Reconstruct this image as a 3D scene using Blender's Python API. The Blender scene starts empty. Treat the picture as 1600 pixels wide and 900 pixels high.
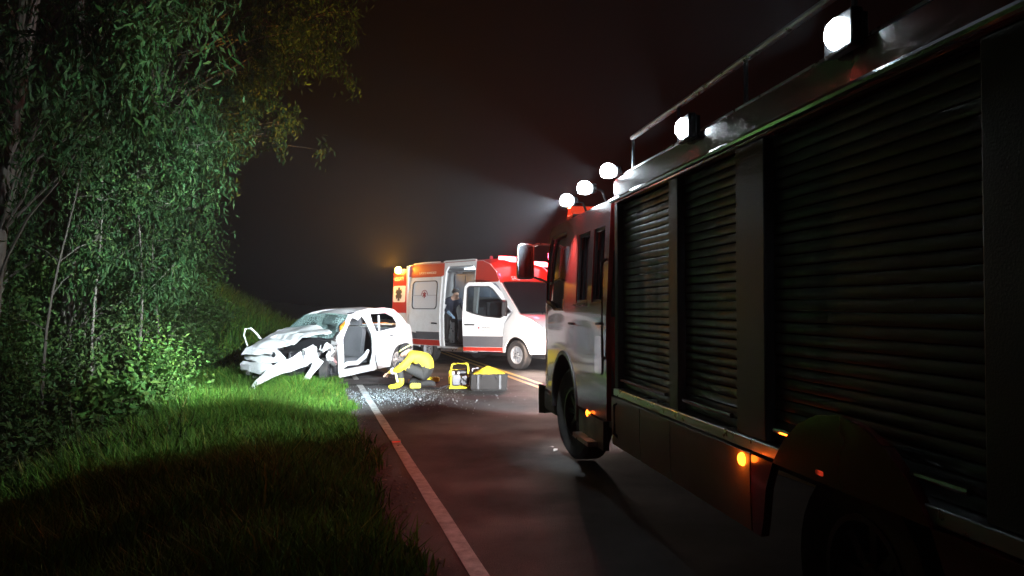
import bpy, bmesh, math, random
import numpy as np
from mathutils import Vector, Matrix, noise
from mathutils.geometry import delaunay_2d_cdt

S = bpy.context.scene
C = S.collection
R = math.radians

# ------------------------------------------------------------------ camera
cam_d = bpy.data.cameras.new('camera')
cam = bpy.data.objects.new('camera', cam_d)
C.objects.link(cam)
cam_d.sensor_width = 36.0
cam_d.lens = 27.0
cam_d.clip_start = 0.05
cam_d.clip_end = 2000.0
EYE = 1.55
cam.location = (0.0, 0.0, EYE)
cam.rotation_euler = (R(91.34), 0.0, 0.0)
S.camera = cam

# ------------------------------------------------------------------ night sky, moonless dusk remnant, exposure
W = bpy.data.worlds.new('World')
S.world = W
W.use_nodes = True
wn = W.node_tree
bg = wn.nodes['Background']
sky = wn.nodes.new('ShaderNodeTexSky')
sky.sky_type = 'NISHITA'
sky.sun_disc = False
sky.sun_elevation = R(-3.0)
sky.sun_rotation = R(200)
wn.links.new(sky.outputs[0], bg.inputs[0])
bg.inputs[1].default_value = 0.004
sun_d = bpy.data.lights.new('sun', 'SUN')
sun_d.energy = 0.002
sun_d.angle = R(12)
sun_d.color = (0.75, 0.85, 1.0)
sun = bpy.data.objects.new('sun', sun_d)
C.objects.link(sun)
sun.rotation_euler = (R(50), 0, R(200))
S.view_settings.view_transform = 'Standard'
S.view_settings.look = 'None'
S.view_settings.exposure = 0.0
S.view_settings.gamma = 1.0
S.cycles.use_denoising = True
S.cycles.use_adaptive_sampling = True
S.cycles.adaptive_threshold = 0.05
S.cycles.max_bounces = 4
S.cycles.diffuse_bounces = 2
S.cycles.glossy_bounces = 2
S.cycles.transmission_bounces = 3
S.cycles.transparent_max_bounces = 8
S.cycles.volume_bounces = 0
S.cycles.sample_clamp_indirect = 4.0
S.cycles.sample_clamp_direct = 0.0
S.cycles.caustics_reflective = False
S.cycles.caustics_refractive = False
S.cycles.use_light_tree = False

# ------------------------------------------------------------------ materials
MATS = {}
def mat(name, col, rough=0.5, metal=0.0, coat=0.0, var=0.12, scale=6.0, bump=0.0, bscale=40.0,
        emit=None, estr=0.0, trans=0.0, alpha=1.0, dirt=None, dscale=2.0, damt=0.0, tone=False, sheen=0.0, rvar=0.0):
    m = bpy.data.materials.new(name)
    m.use_nodes = True
    nt = m.node_tree
    b = nt.nodes['Principled BSDF']
    b.inputs['Roughness'].default_value = rough
    b.inputs['Metallic'].default_value = metal
    b.inputs['Coat Weight'].default_value = coat
    b.inputs['Coat Roughness'].default_value = 0.06
    b.inputs['Transmission Weight'].default_value = trans
    b.inputs['Alpha'].default_value = alpha
    tc = nt.nodes.new('ShaderNodeTexCoord')
    n = nt.nodes.new('ShaderNodeTexNoise')
    n.inputs['Scale'].default_value = scale
    n.inputs['Detail'].default_value = 6
    nt.links.new(tc.outputs['Object'], n.inputs['Vector'])
    mx = nt.nodes.new('ShaderNodeMix'); mx.data_type = 'RGBA'
    mx.inputs['A'].default_value = tuple(c * (1 - var) for c in col) + (1,)
    mx.inputs['B'].default_value = tuple(min(1, c * (1 + var)) for c in col) + (1,)
    nt.links.new(n.outputs['Fac'], mx.inputs['Factor'])
    out = mx.outputs['Result']
    if tone:
        at = nt.nodes.new('ShaderNodeAttribute'); at.attribute_name = 'tone'
        m2 = nt.nodes.new('ShaderNodeMix'); m2.data_type = 'RGBA'; m2.blend_type = 'MULTIPLY'
        m2.inputs['Factor'].default_value = 1.0
        nt.links.new(out, m2.inputs['A']); nt.links.new(at.outputs['Color'], m2.inputs['B'])
        out = m2.outputs['Result']
    if dirt:
        d = nt.nodes.new('ShaderNodeTexNoise'); d.inputs['Scale'].default_value = dscale
        d.inputs['Detail'].default_value = 8; d.inputs['Roughness'].default_value = 0.65
        nt.links.new(tc.outputs['Object'], d.inputs['Vector'])
        rp = nt.nodes.new('ShaderNodeMapRange')
        rp.inputs['From Min'].default_value = 0.5 - 0.25 * damt
        rp.inputs['From Max'].default_value = 0.78
        rp.inputs['To Max'].default_value = min(1, damt * 1.3)
        nt.links.new(d.outputs['Fac'], rp.inputs['Value'])
        m3 = nt.nodes.new('ShaderNodeMix'); m3.data_type = 'RGBA'
        m3.inputs['B'].default_value = tuple(dirt) + (1,)
        nt.links.new(rp.outputs[0], m3.inputs['Factor']); nt.links.new(out, m3.inputs['A'])
        out = m3.outputs['Result']
    nt.links.new(out, b.inputs['Base Color'])
    if rvar:
        rr = nt.nodes.new('ShaderNodeMapRange')
        rr.inputs['To Min'].default_value = max(0.02, rough - rvar); rr.inputs['To Max'].default_value = min(1, rough + rvar)
        rr.inputs['From Min'].default_value = 0.3; rr.inputs['From Max'].default_value = 0.7
        nt.links.new(n.outputs['Fac'], rr.inputs['Value']); nt.links.new(rr.outputs[0], b.inputs['Roughness'])
    if bump:
        n2 = nt.nodes.new('ShaderNodeTexNoise'); n2.inputs['Scale'].default_value = bscale; n2.inputs['Detail'].default_value = 5
        nt.links.new(tc.outputs['Object'], n2.inputs['Vector'])
        bp = nt.nodes.new('ShaderNodeBump'); bp.inputs['Strength'].default_value = bump; bp.inputs['Distance'].default_value = 0.02
        nt.links.new(n2.outputs['Fac'], bp.inputs['Height']); nt.links.new(bp.outputs[0], b.inputs['Normal'])
    if emit:
        b.inputs['Emission Color'].default_value = tuple(emit) + (1,)
        b.inputs['Emission Strength'].default_value = estr
    MATS[name] = m
    return m

def leafmat(name, col, var=0.25):
    m = mat(name, col, rough=0.6, var=var, scale=1.2, tone=True)
    nt = m.node_tree
    b = nt.nodes['Principled BSDF']
    b.inputs['Specular IOR Level'].default_value = 0.12
    src = b.inputs['Base Color'].links[0].from_socket
    tr = nt.nodes.new('ShaderNodeBsdfTranslucent')
    nt.links.new(src, tr.inputs['Color'])
    ms = nt.nodes.new('ShaderNodeMixShader'); ms.inputs[0].default_value = 0.3
    nt.links.new(b.outputs[0], ms.inputs[1]); nt.links.new(tr.outputs[0], ms.inputs[2])
    nt.links.new(ms.outputs[0], nt.nodes['Material Output'].inputs['Surface'])
    return m

M_WHITE = mat('white_paint', (0.78, 0.80, 0.80), 0.28, coat=0.6, var=0.03, dirt=(0.35, 0.32, 0.27), dscale=3.0, damt=0.25)
M_CARW = mat('car_white_paint', (0.76, 0.78, 0.78), 0.3, coat=0.5, var=0.04, dirt=(0.22, 0.19, 0.15), dscale=4.0, damt=0.35)
M_RED = mat('red_paint', (0.50, 0.035, 0.02), 0.3, coat=0.5, var=0.06)
M_TRED = mat('truck_red_paint', (0.16, 0.010, 0.008), 0.22, coat=0.9, var=0.08, dirt=(0.10, 0.05, 0.04), dscale=2.5, damt=0.3)
M_STRIPE_G = mat('dark_grey_stripe', (0.10, 0.10, 0.11), 0.35, coat=0.3)
M_YEL = mat('yellow_livery', (0.72, 0.47, 0.03), 0.3, coat=0.5, var=0.06)
M_BLACK = mat('black_plastic', (0.022, 0.022, 0.024), 0.5, var=0.2, bump=0.15, bscale=120)
M_DARK = mat('dark_metal', (0.05, 0.05, 0.055), 0.45, metal=0.6, var=0.3, rvar=0.15)
M_RUBBER = mat('tyre_rubber', (0.025, 0.025, 0.027), 0.8, var=0.25, bump=0.3, bscale=60, dirt=(0.10, 0.085, 0.065), dscale=8, damt=0.4)
M_ALU = mat('brushed_aluminium', (0.55, 0.56, 0.57), 0.35, metal=0.9, var=0.12, rvar=0.12, scale=14)
M_SLAT = mat('shutter_aluminium', (0.07, 0.075, 0.075), 0.45, metal=0.4, var=0.2, rvar=0.15, scale=9, dirt=(0.05, 0.045, 0.04), dscale=3, damt=0.4)
M_SKIRT = mat('pale_skirt_paint', (0.34, 0.34, 0.29), 0.4, coat=0.3, var=0.1, dirt=(0.2, 0.17, 0.12), dscale=3, damt=0.5)
M_CHROME = mat('chrome', (0.75, 0.75, 0.76), 0.08, metal=1.0, var=0.03)
M_STEEL = mat('torn_steel', (0.42, 0.42, 0.42), 0.35, metal=0.8, var=0.4, rvar=0.2, scale=20)
M_GLASS = mat('dark_glass', (0.012, 0.014, 0.016), 0.04, var=0.1, coat=0.5)
M_GLASSF = mat('frosted_glass', (0.66, 0.68, 0.70), 0.35, var=0.03, coat=0.3)
M_SEAT = mat('grey_seat_fabric', (0.075, 0.078, 0.085), 0.9, var=0.2, bump=0.3, bscale=150)
M_INT = mat('cream_interior', (0.32, 0.33, 0.34), 0.5, var=0.06)
M_INTB = mat('blue_grey_interior', (0.20, 0.24, 0.30), 0.45, var=0.1)
M_ORANGE = mat('orange_plastic', (0.78, 0.24, 0.01), 0.45, var=0.05)
M_YELC = mat('yellow_fabric', (0.78, 0.58, 0.03), 0.75, var=0.08, bump=0.25, bscale=30)
M_YELP = mat('yellow_plastic', (0.80, 0.68, 0.04), 0.4, var=0.05)
M_NAVY = mat('dark_trouser_fabric', (0.030, 0.029, 0.028), 0.85, var=0.2, bump=0.3, bscale=40)
M_NAVYJ = mat('navy_jacket_fabric', (0.025, 0.032, 0.055), 0.8, var=0.2, bump=0.25, bscale=40)
M_REFL = mat('lime_reflective_tape', (0.72, 0.78, 0.25), 0.35, var=0.05)
M_SILV = mat('silver_reflective_tape', (0.7, 0.72, 0.74), 0.3, var=0.05)
M_SKIN = mat('skin', (0.50, 0.30, 0.21), 0.5, var=0.1)
M_HAIR = mat('dark_hair', (0.02, 0.016, 0.013), 0.6, var=0.3)
M_GLOVE = mat('pale_blue_glove', (0.30, 0.48, 0.66), 0.45, var=0.08)
M_BAG = mat('grey_canvas', (0.016, 0.014, 0.013), 0.85, var=0.15, bump=0.3, bscale=80)
M_BARK = mat('pale_bark', (0.10, 0.09, 0.075), 0.85, var=0.3, scale=5, bump=0.5, bscale=14, dirt=(0.07, 0.06, 0.045), dscale=4, damt=0.8)
M_BARKD = mat('dark_bark', (0.075, 0.065, 0.05), 0.9, var=0.35, scale=6, bump=0.6, bscale=18, dirt=(0.05, 0.07, 0.03), dscale=4, damt=0.5)
M_LEAF1 = leafmat('eucalypt_leaf', (0.021, 0.054, 0.017))
M_LEAF2 = leafmat('shrub_leaf', (0.055, 0.125, 0.030))
M_LEAF3 = leafmat('vine_leaf', (0.050, 0.100, 0.030))
M_GRASS = leafmat('grass_blade', (0.062, 0.155, 0.024))
M_LAMPW = mat('lit_white_lens', (0.9, 0.9, 0.9), 0.3, emit=(0.82, 0.93, 1.0), estr=110)
M_LAMPC = mat('lit_globe_lens', (0.9, 0.9, 0.9), 0.3, emit=(0.82, 0.93, 1.0), estr=35)
M_LAMPH = mat('lit_headlamp_lens', (0.9, 0.9, 0.9), 0.2, emit=(1.0, 0.90, 0.84), estr=160)
M_LAMPA = mat('lit_amber_lens', (0.9, 0.4, 0.05), 0.3, emit=(1.0, 0.50, 0.06), estr=60)
M_LAMPM = mat('lit_orange_marker', (0.9, 0.25, 0.03), 0.3, emit=(1.0, 0.20, 0.012), estr=9)
M_LAMPR = mat('lit_red_lens', (0.8, 0.05, 0.05), 0.3, emit=(1.0, 0.10, 0.12), estr=18)
M_LAMPI = mat('lit_interior_strip', (0.9, 0.9, 0.9), 0.3, emit=(0.85, 0.93, 1.0), estr=9)
M_REDL = mat('red_lens', (0.55, 0.03, 0.02), 0.12, coat=0.5, emit=(1.0, 0.08, 0.03), estr=0.6)
M_TXTR = mat('dark_red_print', (0.30, 0.04, 0.04), 0.4)
M_TXTW = mat('white_print', (0.80, 0.80, 0.80), 0.35)
M_TXTD = mat('dark_print', (0.06, 0.06, 0.07), 0.4)
M_PLATE = mat('licence_plate_grey', (0.45, 0.45, 0.46), 0.4)
M_LOG = mat('dead_wood', (0.22, 0.19, 0.15), 0.85, var=0.3, scale=5, bump=0.5, bscale=16)
M_LINEW = mat('white_road_paint', (0.55, 0.55, 0.53), 0.55, var=0.15, scale=20, dirt=(0.09, 0.09, 0.085), dscale=9, damt=0.75, bump=0.4, bscale=160)
M_LINEY = mat('yellow_road_paint', (0.55, 0.36, 0.06), 0.55, var=0.15, scale=20, dirt=(0.09, 0.08, 0.06), dscale=9, damt=0.6, bump=0.4, bscale=160)
M_SOIL = mat('soil_and_litter', (0.045, 0.042, 0.024), 0.95, var=0.4, scale=1.5, bump=0.6, bscale=10, dirt=(0.035, 0.06, 0.018), dscale=1.2, damt=0.8)
M_CRACK = None

def asphalt():
    m = bpy.data.materials.new('asphalt'); m.use_nodes = True
    nt = m.node_tree; b = nt.nodes['Principled BSDF']
    tc = nt.nodes.new('ShaderNodeTexCoord')
    def nz(s, d=6, r=0.6):
        n = nt.nodes.new('ShaderNodeTexNoise'); n.inputs['Scale'].default_value = s
        n.inputs['Detail'].default_value = d; n.inputs['Roughness'].default_value = r
        nt.links.new(tc.outputs['Object'], n.inputs['Vector']); return n
    a = nz(90, 4, 0.7); c = nz(0.7)
    r1 = nt.nodes.new('ShaderNodeValToRGB')
    r1.color_ramp.elements[0].position = 0.35; r1.color_ramp.elements[0].color = (0.015, 0.015, 0.016, 1)
    r1.color_ramp.elements[1].position = 0.72; r1.color_ramp.elements[1].color = (0.065, 0.062, 0.060, 1)
    nt.links.new(a.outputs['Fac'], r1.inputs[0])
    mx = nt.nodes.new('ShaderNodeMix'); mx.data_type = 'RGBA'; mx.blend_type = 'MULTIPLY'
    mx.inputs['Factor'].default_value = 0.8
    r2 = nt.nodes.new('ShaderNodeMapRange'); r2.inputs['To Min'].default_value = 0.55; r2.inputs['To Max'].default_value = 1.35
    r2.inputs['From Min'].default_value = 0.3; r2.inputs['From Max'].default_value = 0.7
    nt.links.new(c.outputs['Fac'], r2.inputs['Value'])
    nt.links.new(r1.outputs[0], mx.inputs['A']); nt.links.new(r2.outputs[0], mx.inputs['B'])
    nt.links.new(mx.outputs['Result'], b.inputs['Base Color'])
    rr = nt.nodes.new('ShaderNodeMapRange'); rr.inputs['To Min'].default_value = 0.9; rr.inputs['To Max'].default_value = 0.62
    rr.inputs['From Min'].default_value = 0.35; rr.inputs['From Max'].default_value = 0.65
    nt.links.new(c.outputs['Fac'], rr.inputs['Value']); nt.links.new(rr.outputs[0], b.inputs['Roughness'])
    bp = nt.nodes.new('ShaderNodeBump'); bp.inputs['Strength'].default_value = 0.7; bp.inputs['Distance'].default_value = 0.012
    nt.links.new(a.outputs['Fac'], bp.inputs['Height']); nt.links.new(bp.outputs[0], b.inputs['Normal'])
    return m
M_ASPH = asphalt()

def windscreen():
    # laminated glass, crazed white where it is shattered
    m = bpy.data.materials.new('shattered_glass'); m.use_nodes = True
    nt = m.node_tree; b = nt.nodes['Principled BSDF']
    tc = nt.nodes.new('ShaderNodeTexCoord')
    v = nt.nodes.new('ShaderNodeTexVoronoi'); v.feature = 'DISTANCE_TO_EDGE'; v.inputs['Scale'].default_value = 16
    nt.links.new(tc.outputs['Object'], v.inputs['Vector'])
    n = nt.nodes.new('ShaderNodeTexNoise'); n.inputs['Scale'].default_value = 2.2; n.inputs['Detail'].default_value = 5
    nt.links.new(tc.outputs['Object'], n.inputs['Vector'])
    r = nt.nodes.new('ShaderNodeMapRange'); r.inputs['From Min'].default_value = 0.0; r.inputs['From Max'].default_value = 0.09
    r.inputs['To Min'].default_value = 0.9; r.inputs['To Max'].default_value = 0.15
    nt.links.new(v.outputs['Distance'], r.inputs['Value'])
    mu = nt.nodes.new('ShaderNodeMath'); mu.operation = 'MULTIPLY'
    r2 = nt.nodes.new('ShaderNodeMapRange'); r2.inputs['From Min'].default_value = 0.35; r2.inputs['From Max'].default_value = 0.6
    nt.links.new(n.outputs['Fac'], r2.inputs['Value'])
    nt.links.new(r.outputs[0], mu.inputs[0]); nt.links.new(r2.outputs[0], mu.inputs[1])
    b.inputs['Base Color'].default_value = (0.45, 0.62, 0.60, 1)
    b.inputs['Roughness'].default_value = 0.25
    tr = nt.nodes.new('ShaderNodeBsdfTransparent'); tr.inputs[0].default_value = (0.75, 0.85, 0.83, 1)
    gl = nt.nodes.new('ShaderNodeBsdfGlossy'); gl.inputs['Roughness'].default_value = 0.03
    m1 = nt.nodes.new('ShaderNodeMixShader'); m1.inputs[0].default_value = 0.12
    nt.links.new(tr.outputs[0], m1.inputs[1]); nt.links.new(gl.outputs[0], m1.inputs[2])
    m2 = nt.nodes.new('ShaderNodeMixShader')
    nt.links.new(mu.outputs[0], m2.inputs[0]); nt.links.new(m1.outputs[0], m2.inputs[1]); nt.links.new(b.outputs[0], m2.inputs[2])
    nt.links.new(m2.outputs[0], nt.nodes['Material Output'].inputs['Surface'])
    return m
M_CRACK = windscreen()

def clearglass():
    m = bpy.data.materials.new('clear_glass'); m.use_nodes = True
    nt = m.node_tree
    tr = nt.nodes.new('ShaderNodeBsdfTransparent'); tr.inputs[0].default_value = (0.72, 0.76, 0.77, 1)
    gl = nt.nodes.new('ShaderNodeBsdfGlossy'); gl.inputs['Roughness'].default_value = 0.02
    fr = nt.nodes.new('ShaderNodeFresnel'); fr.inputs[0].default_value = 1.5
    m1 = nt.nodes.new('ShaderNodeMixShader')
    nt.links.new(fr.outputs[0], m1.inputs[0]); nt.links.new(tr.outputs[0], m1.inputs[1]); nt.links.new(gl.outputs[0], m1.inputs[2])
    nt.links.new(m1.outputs[0], nt.nodes['Material Output'].inputs['Surface'])
    return m
M_CLEAR = clearglass()

# ------------------------------------------------------------------ mesh helpers
def tag(o, label=None, cat=None, group=None, kind=None):
    if label: o['label'] = label
    if cat: o['category'] = cat
    if group: o['group'] = group
    if kind: o['kind'] = kind
    return o

def empty(name, loc, rz=0, label=None, cat=None, group=None, pitch=0, roll=0):
    o = bpy.data.objects.new(name, None)
    C.objects.link(o)
    o.empty_display_size = 0.1
    o.location = loc
    o.rotation_euler = (roll, pitch, rz)
    return tag(o, label, cat, group)

def inpoly(p, poly):
    x, y = p; c = False; n = len(poly); j = n - 1
    for i in range(n):
        xi, yi = poly[i]; xj, yj = poly[j]
        if (yi > y) != (yj > y) and x < (xj - xi) * (y - yi) / (yj - yi) + xi: c = not c
        j = i
    return c

def dense(poly, step, closed=True):
    out = []
    n = len(poly)
    for i in range(n if closed else n - 1):
        a = poly[i]; b = poly[(i + 1) % n]
        k = max(1, int(math.ceil(math.dist(a, b) / step)))
        for q in range(k):
            t = q / k
            out.append((a[0] + (b[0] - a[0]) * t, a[1] + (b[1] - a[1]) * t))
    if not closed: out.append(tuple(poly[-1]))
    return out

def arc(cx, cy, r, a0, a1, n=10):
    return [(cx + r * math.cos(R(a0 + (a1 - a0) * i / n)), cy + r * math.sin(R(a0 + (a1 - a0) * i / n))) for i in range(n + 1)]

def rrect(x0, y0, x1, y1, r, n=4):
    return (arc(x1 - r, y1 - r, r, 0, 90, n) + arc(x0 + r, y1 - r, r, 90, 180, n) +
            arc(x0 + r, y0 + r, r, 180, 270, n) + arc(x1 - r, y0 + r, r, 270, 360, n))

class MB:
    def __init__(s): s.v = []; s.f = []
    def add(s, vs, fs):
        o = len(s.v); s.v += [tuple(v) for v in vs]; s.f += [tuple(i + o for i in f) for f in fs]; return s
    def bx(s, x0, x1, y0, y1, z0, z1, m=None):
        vs = [(x, y, z) for x in (x0, x1) for y in (y0, y1) for z in (z0, z1)]
        if m: vs = [tuple(m @ Vector(v)) for v in vs]
        return s.add(vs, [(0, 1, 3, 2), (4, 6, 7, 5), (0, 4, 5, 1), (2, 3, 7, 6), (0, 2, 6, 4), (1, 5, 7, 3)])
    def tube(s, pts, r, n=8, cap=True):
        pts = [Vector(p) for p in pts]
        rs = r if isinstance(r, (list, tuple)) else [r] * len(pts)
        rings = []; up = None
        for i, p in enumerate(pts):
            d = (pts[min(i + 1, len(pts) - 1)] - pts[max(i - 1, 0)]).normalized()
            if up is None:
                up = Vector((0, 0, 1)) if abs(d.z) < 0.9 else Vector((1, 0, 0))
            a = d.cross(up)
            if a.length < 1e-4: a = d.cross(Vector((0.3, 1, 0.2)))
            a.normalize(); b = d.cross(a).normalized(); up = -b if False else up
            rings.append([tuple(p + (a * math.cos(2 * math.pi * k / n) + b * math.sin(2 * math.pi * k / n)) * rs[i]) for k in range(n)])
        vs = [v for rg in rings for v in rg]; fs = []
        for i in range(len(pts) - 1):
            for k in range(n):
                fs.append((i * n + k, i * n + (k + 1) % n, (i + 1) * n + (k + 1) % n, (i + 1) * n + k))
        if cap:
            fs.append(tuple(range(n - 1, -1, -1))); fs.append(tuple(range((len(pts) - 1) * n, len(pts) * n)))
        return s.add(vs, fs)
    def lathe(s, prof, n=24, m=None, closed=False):
        # prof: (axial, radius); axis along local y
        vs = []
        for (a, r) in prof:
            for k in range(n):
                t = 2 * math.pi * k / n
                vs.append((r * math.cos(t), a, r * math.sin(t)))
        if m: vs = [tuple(m @ Vector(v)) for v in vs]
        fs = []; L = len(prof)
        for i in range(L if closed else L - 1):
            j = (i + 1) % L
            for k in range(n):
                fs.append((i * n + k, i * n + (k + 1) % n, j * n + (k + 1) % n, j * n + k))
        if not closed:
            fs.append(tuple(range(n - 1, -1, -1))); fs.append(tuple(range((L - 1) * n, L * n)))
        return s.add(vs, fs)
    def prism(s, poly, f0, f1):
        # poly 2-D, f0/f1 map (u,v) to the two faces
        n = len(poly)
        vs = [f0(*p) for p in poly] + [f1(*p) for p in poly]
        fs = [tuple(range(n)), tuple(range(2 * n - 1, n - 1, -1))]
        fs += [(i, i + n, (i + 1) % n + n, (i + 1) % n) for i in range(n)]
        return s.add(vs, fs)
    def panel(s, outline, f, t=0.02, step=0.12, holes=()):
        o = dense(outline, step); hs = [dense(h, step) for h in holes]
        pts = list(o); edges = [(i, (i + 1) % len(o)) for i in range(len(o))]
        for h in hs:
            b = len(pts); pts += h; edges += [(b + i, b + (i + 1) % len(h)) for i in range(len(h))]
        bp = np.array(pts)
        x0, y0 = bp.min(0); x1, y1 = bp.max(0)
        gx = np.arange(x0 + step * 0.5, x1, step); gy = np.arange(y0 + step * 0.5, y1, step)
        for a in gx:
            for b in gy:
                if np.min((bp[:, 0] - a) ** 2 + (bp[:, 1] - b) ** 2) < (0.45 * step) ** 2: continue
                if inpoly((a, b), o) and not any(inpoly((a, b), h) for h in hs): pts.append((a, b))
        rv, re, rf, *_ = delaunay_2d_cdt([Vector(p) for p in pts], edges, [], 0, 1e-6)
        fs = []
        for fc in rf:
            c = (sum(rv[i][0] for i in fc) / len(fc), sum(rv[i][1] for i in fc) / len(fc))
            if inpoly(c, o) and not any(inpoly(c, h) for h in hs): fs.append(tuple(fc))
        P = [Vector(f(v[0], v[1])) for v in rv]
        N = [Vector((0, 0, 0)) for _ in P]
        for fc in fs:
            n = (P[fc[1]] - P[fc[0]]).cross(P[fc[2]] - P[fc[0]])
            for i in fc: N[i] += n
        used = sorted({i for fc in fs for i in fc}); ix = {i: k for k, i in enumerate(used)}
        n = len(used)
        vs = [tuple(P[i]) for i in used] + [tuple(P[i] - N[i].normalized() * t) for i in used]
        F = [tuple(ix[i] for i in fc) for fc in fs]
        B = [tuple(ix[i] + n for i in reversed(fc)) for fc in fs]
        ec = {}
        for fc in F:
            for k in range(len(fc)):
                a, b = fc[k], fc[(k + 1) % len(fc)]
                ec[(a, b)] = 1
        side = [(b, a, a + n, b + n) for (a, b) in ec if (b, a) not in ec]
        return s.add(vs, F + B + side)
    def xf(s, m):
        s.v = [tuple(m @ Vector(v)) for v in s.v]; return s
    def map(s, f):
        s.v = [tuple(f(*v)) for v in s.v]; return s
    def build(s, name, m, parent=None, smooth=35, bevel=0.0, label=None):
        me = bpy.data.meshes.new(name)
        me.from_pydata(s.v, [], s.f); me.validate()
        bm = bmesh.new(); bm.from_mesh(me)
        bmesh.ops.recalc_face_normals(bm, faces=bm.faces)
        bm.to_mesh(me); bm.free()
        if smooth:
            me.polygons.foreach_set('use_smooth', [True] * len(me.polygons))
            me.set_sharp_from_angle(angle=R(smooth))
        me.materials.append(m)
        o = bpy.data.objects.new(name, me); C.objects.link(o)
        if parent: o.parent = parent
        if bevel:
            b = o.modifiers.new('bevel', 'BEVEL'); b.width = bevel; b.segments = 2; b.limit_method = 'ANGLE'; b.angle_limit = R(40)
        if label: o['label'] = label
        return o

def copy_tree(o, parent=None):
    c = o.copy(); C.objects.link(c); c.parent = parent
    for ch in list(o.children): copy_tree(ch, c)
    return c

def fast_mesh(name, V, F, m, tone=None, parent=None):
    # V (n,3), F (k,q) equal polygon size, or list of such arrays
    Fs = F if isinstance(F, list) else [F]
    me = bpy.data.meshes.new(name)
    me.vertices.add(len(V)); me.vertices.foreach_set('co', np.asarray(V, np.float32).ravel())
    idx = np.concatenate([f.ravel() for f in Fs]).astype(np.int32)
    tot = np.concatenate([np.full(len(f), f.shape[1], np.int32) for f in Fs])
    st = np.concatenate([[0], np.cumsum(tot)[:-1]]).astype(np.int32)
    me.loops.add(len(idx)); me.loops.foreach_set('vertex_index', idx)
    me.polygons.add(len(tot)); me.polygons.foreach_set('loop_start', st)
    me.update(calc_edges=True); me.validate()
    if tone is not None:
        a = me.attributes.new('tone', 'FLOAT_COLOR', 'POINT')
        c = np.ones((len(V), 4), np.float32); c[:, :3] = tone
        a.data.foreach_set('color', c.ravel())
    me.materials.append(m)
    o = bpy.data.objects.new(name, me); C.objects.link(o)
    if parent: o.parent = parent
    return o

def lamp(name, typ, loc, parent, energy, col, size=0.03, target=None, cone=None, blend=0.2):
    d = bpy.data.lights.new(name, typ); d.energy = energy; d.color = col
    if typ in ('POINT', 'SPOT'): d.shadow_soft_size = size
    if typ == 'SPOT': d.spot_size = R(cone); d.spot_blend = blend
    o = bpy.data.objects.new(name, d); C.objects.link(o)
    if parent: o.parent = parent
    o.location = loc
    if target is not None:
        o.rotation_euler = (Vector(target) - Vector(loc)).to_track_quat('-Z', 'Y').to_euler()
    return o

def text(name, body, size, m, parent, f, spacing=1.0):
    cu = bpy.data.curves.new(name, 'FONT'); cu.body = body; cu.size = size; cu.space_character = spacing
    cu.resolution_u = 2
    t = bpy.data.objects.new('tmp', cu); C.objects.link(t)
    dg = bpy.context.evaluated_depsgraph_get()
    me = bpy.data.meshes.new_from_object(t.evaluated_get(dg))
    bpy.data.objects.remove(t)
    vs = [f(v.co.x, v.co.y) for v in me.vertices]
    for v, c in zip(me.vertices, vs): v.co = c
    me.materials.clear(); me.materials.append(m); me.name = name
    o = bpy.data.objects.new(name, me); C.objects.link(o); o.parent = parent
    return o

def make_wheel(name, parent, loc, r, w, face, rim_m, spokes=7, rimr=0.62, turn=0.0):
    # wheel axis along y; face = +1/-1: outer side
    hub = bpy.data.objects.new(name, None); C.objects.link(hub); hub.parent = parent; hub.location = loc
    hub.rotation_euler = (0, 0, turn)
    h = w / 2
    MB().lathe([(-h * .8, r * rimr), (-h, r * .72), (-h, r * .90), (-h * .75, r * .985), (h * .75, r * .985), (h, r * .90), (h, r * .72), (h * .8, r * rimr)], 32, closed=True).build('tyre', M_RUBBER, hub)
    rm = MB()
    f = face
    rm.lathe([(f * h * .85, r * rimr), (f * h * .85, r * rimr * .90), (f * h * .3, r * rimr * .86), (-f * h * .8, r * rimr * .9), (-f * h * .8, r * rimr * .995)], 28, closed=True)
    rm.lathe([(f * h * .1, r * rimr * .86), (f * h * .45, r * .16), (f * h * .62, r * .12), (f * h * .62, 0.003)], 24)
    for k in range(spokes):
        a = 2 * math.pi * k / spokes
        m = Matrix.Rotation(a, 4, 'Y')
        rm.bx(r * .14, r * rimr * .88, f * h * .35 - .012, f * h * .35 + .03, -r * .05, r * .05, m)
    rm.build('rim', rim_m, hub)
    nb = MB()
    for k in range(5):
        a = 2 * math.pi * k / 5
        nb.lathe([(f * h * .5, .012), (f * h * .72, .012)], 6, Matrix.Translation((r * .19 * math.cos(a), 0, r * .19 * math.sin(a))))
    nb.build('wheel_nuts', M_DARK, hub)
    return hub

def at(px, py, Y):
    # a point at depth Y that stands in the direction of photo pixel (px,py)
    return Vector(((px - 800) / 1200 * Y, Y, EYE + (478 - py) / 1200 * Y))
HAZE = 0.0011
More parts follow.
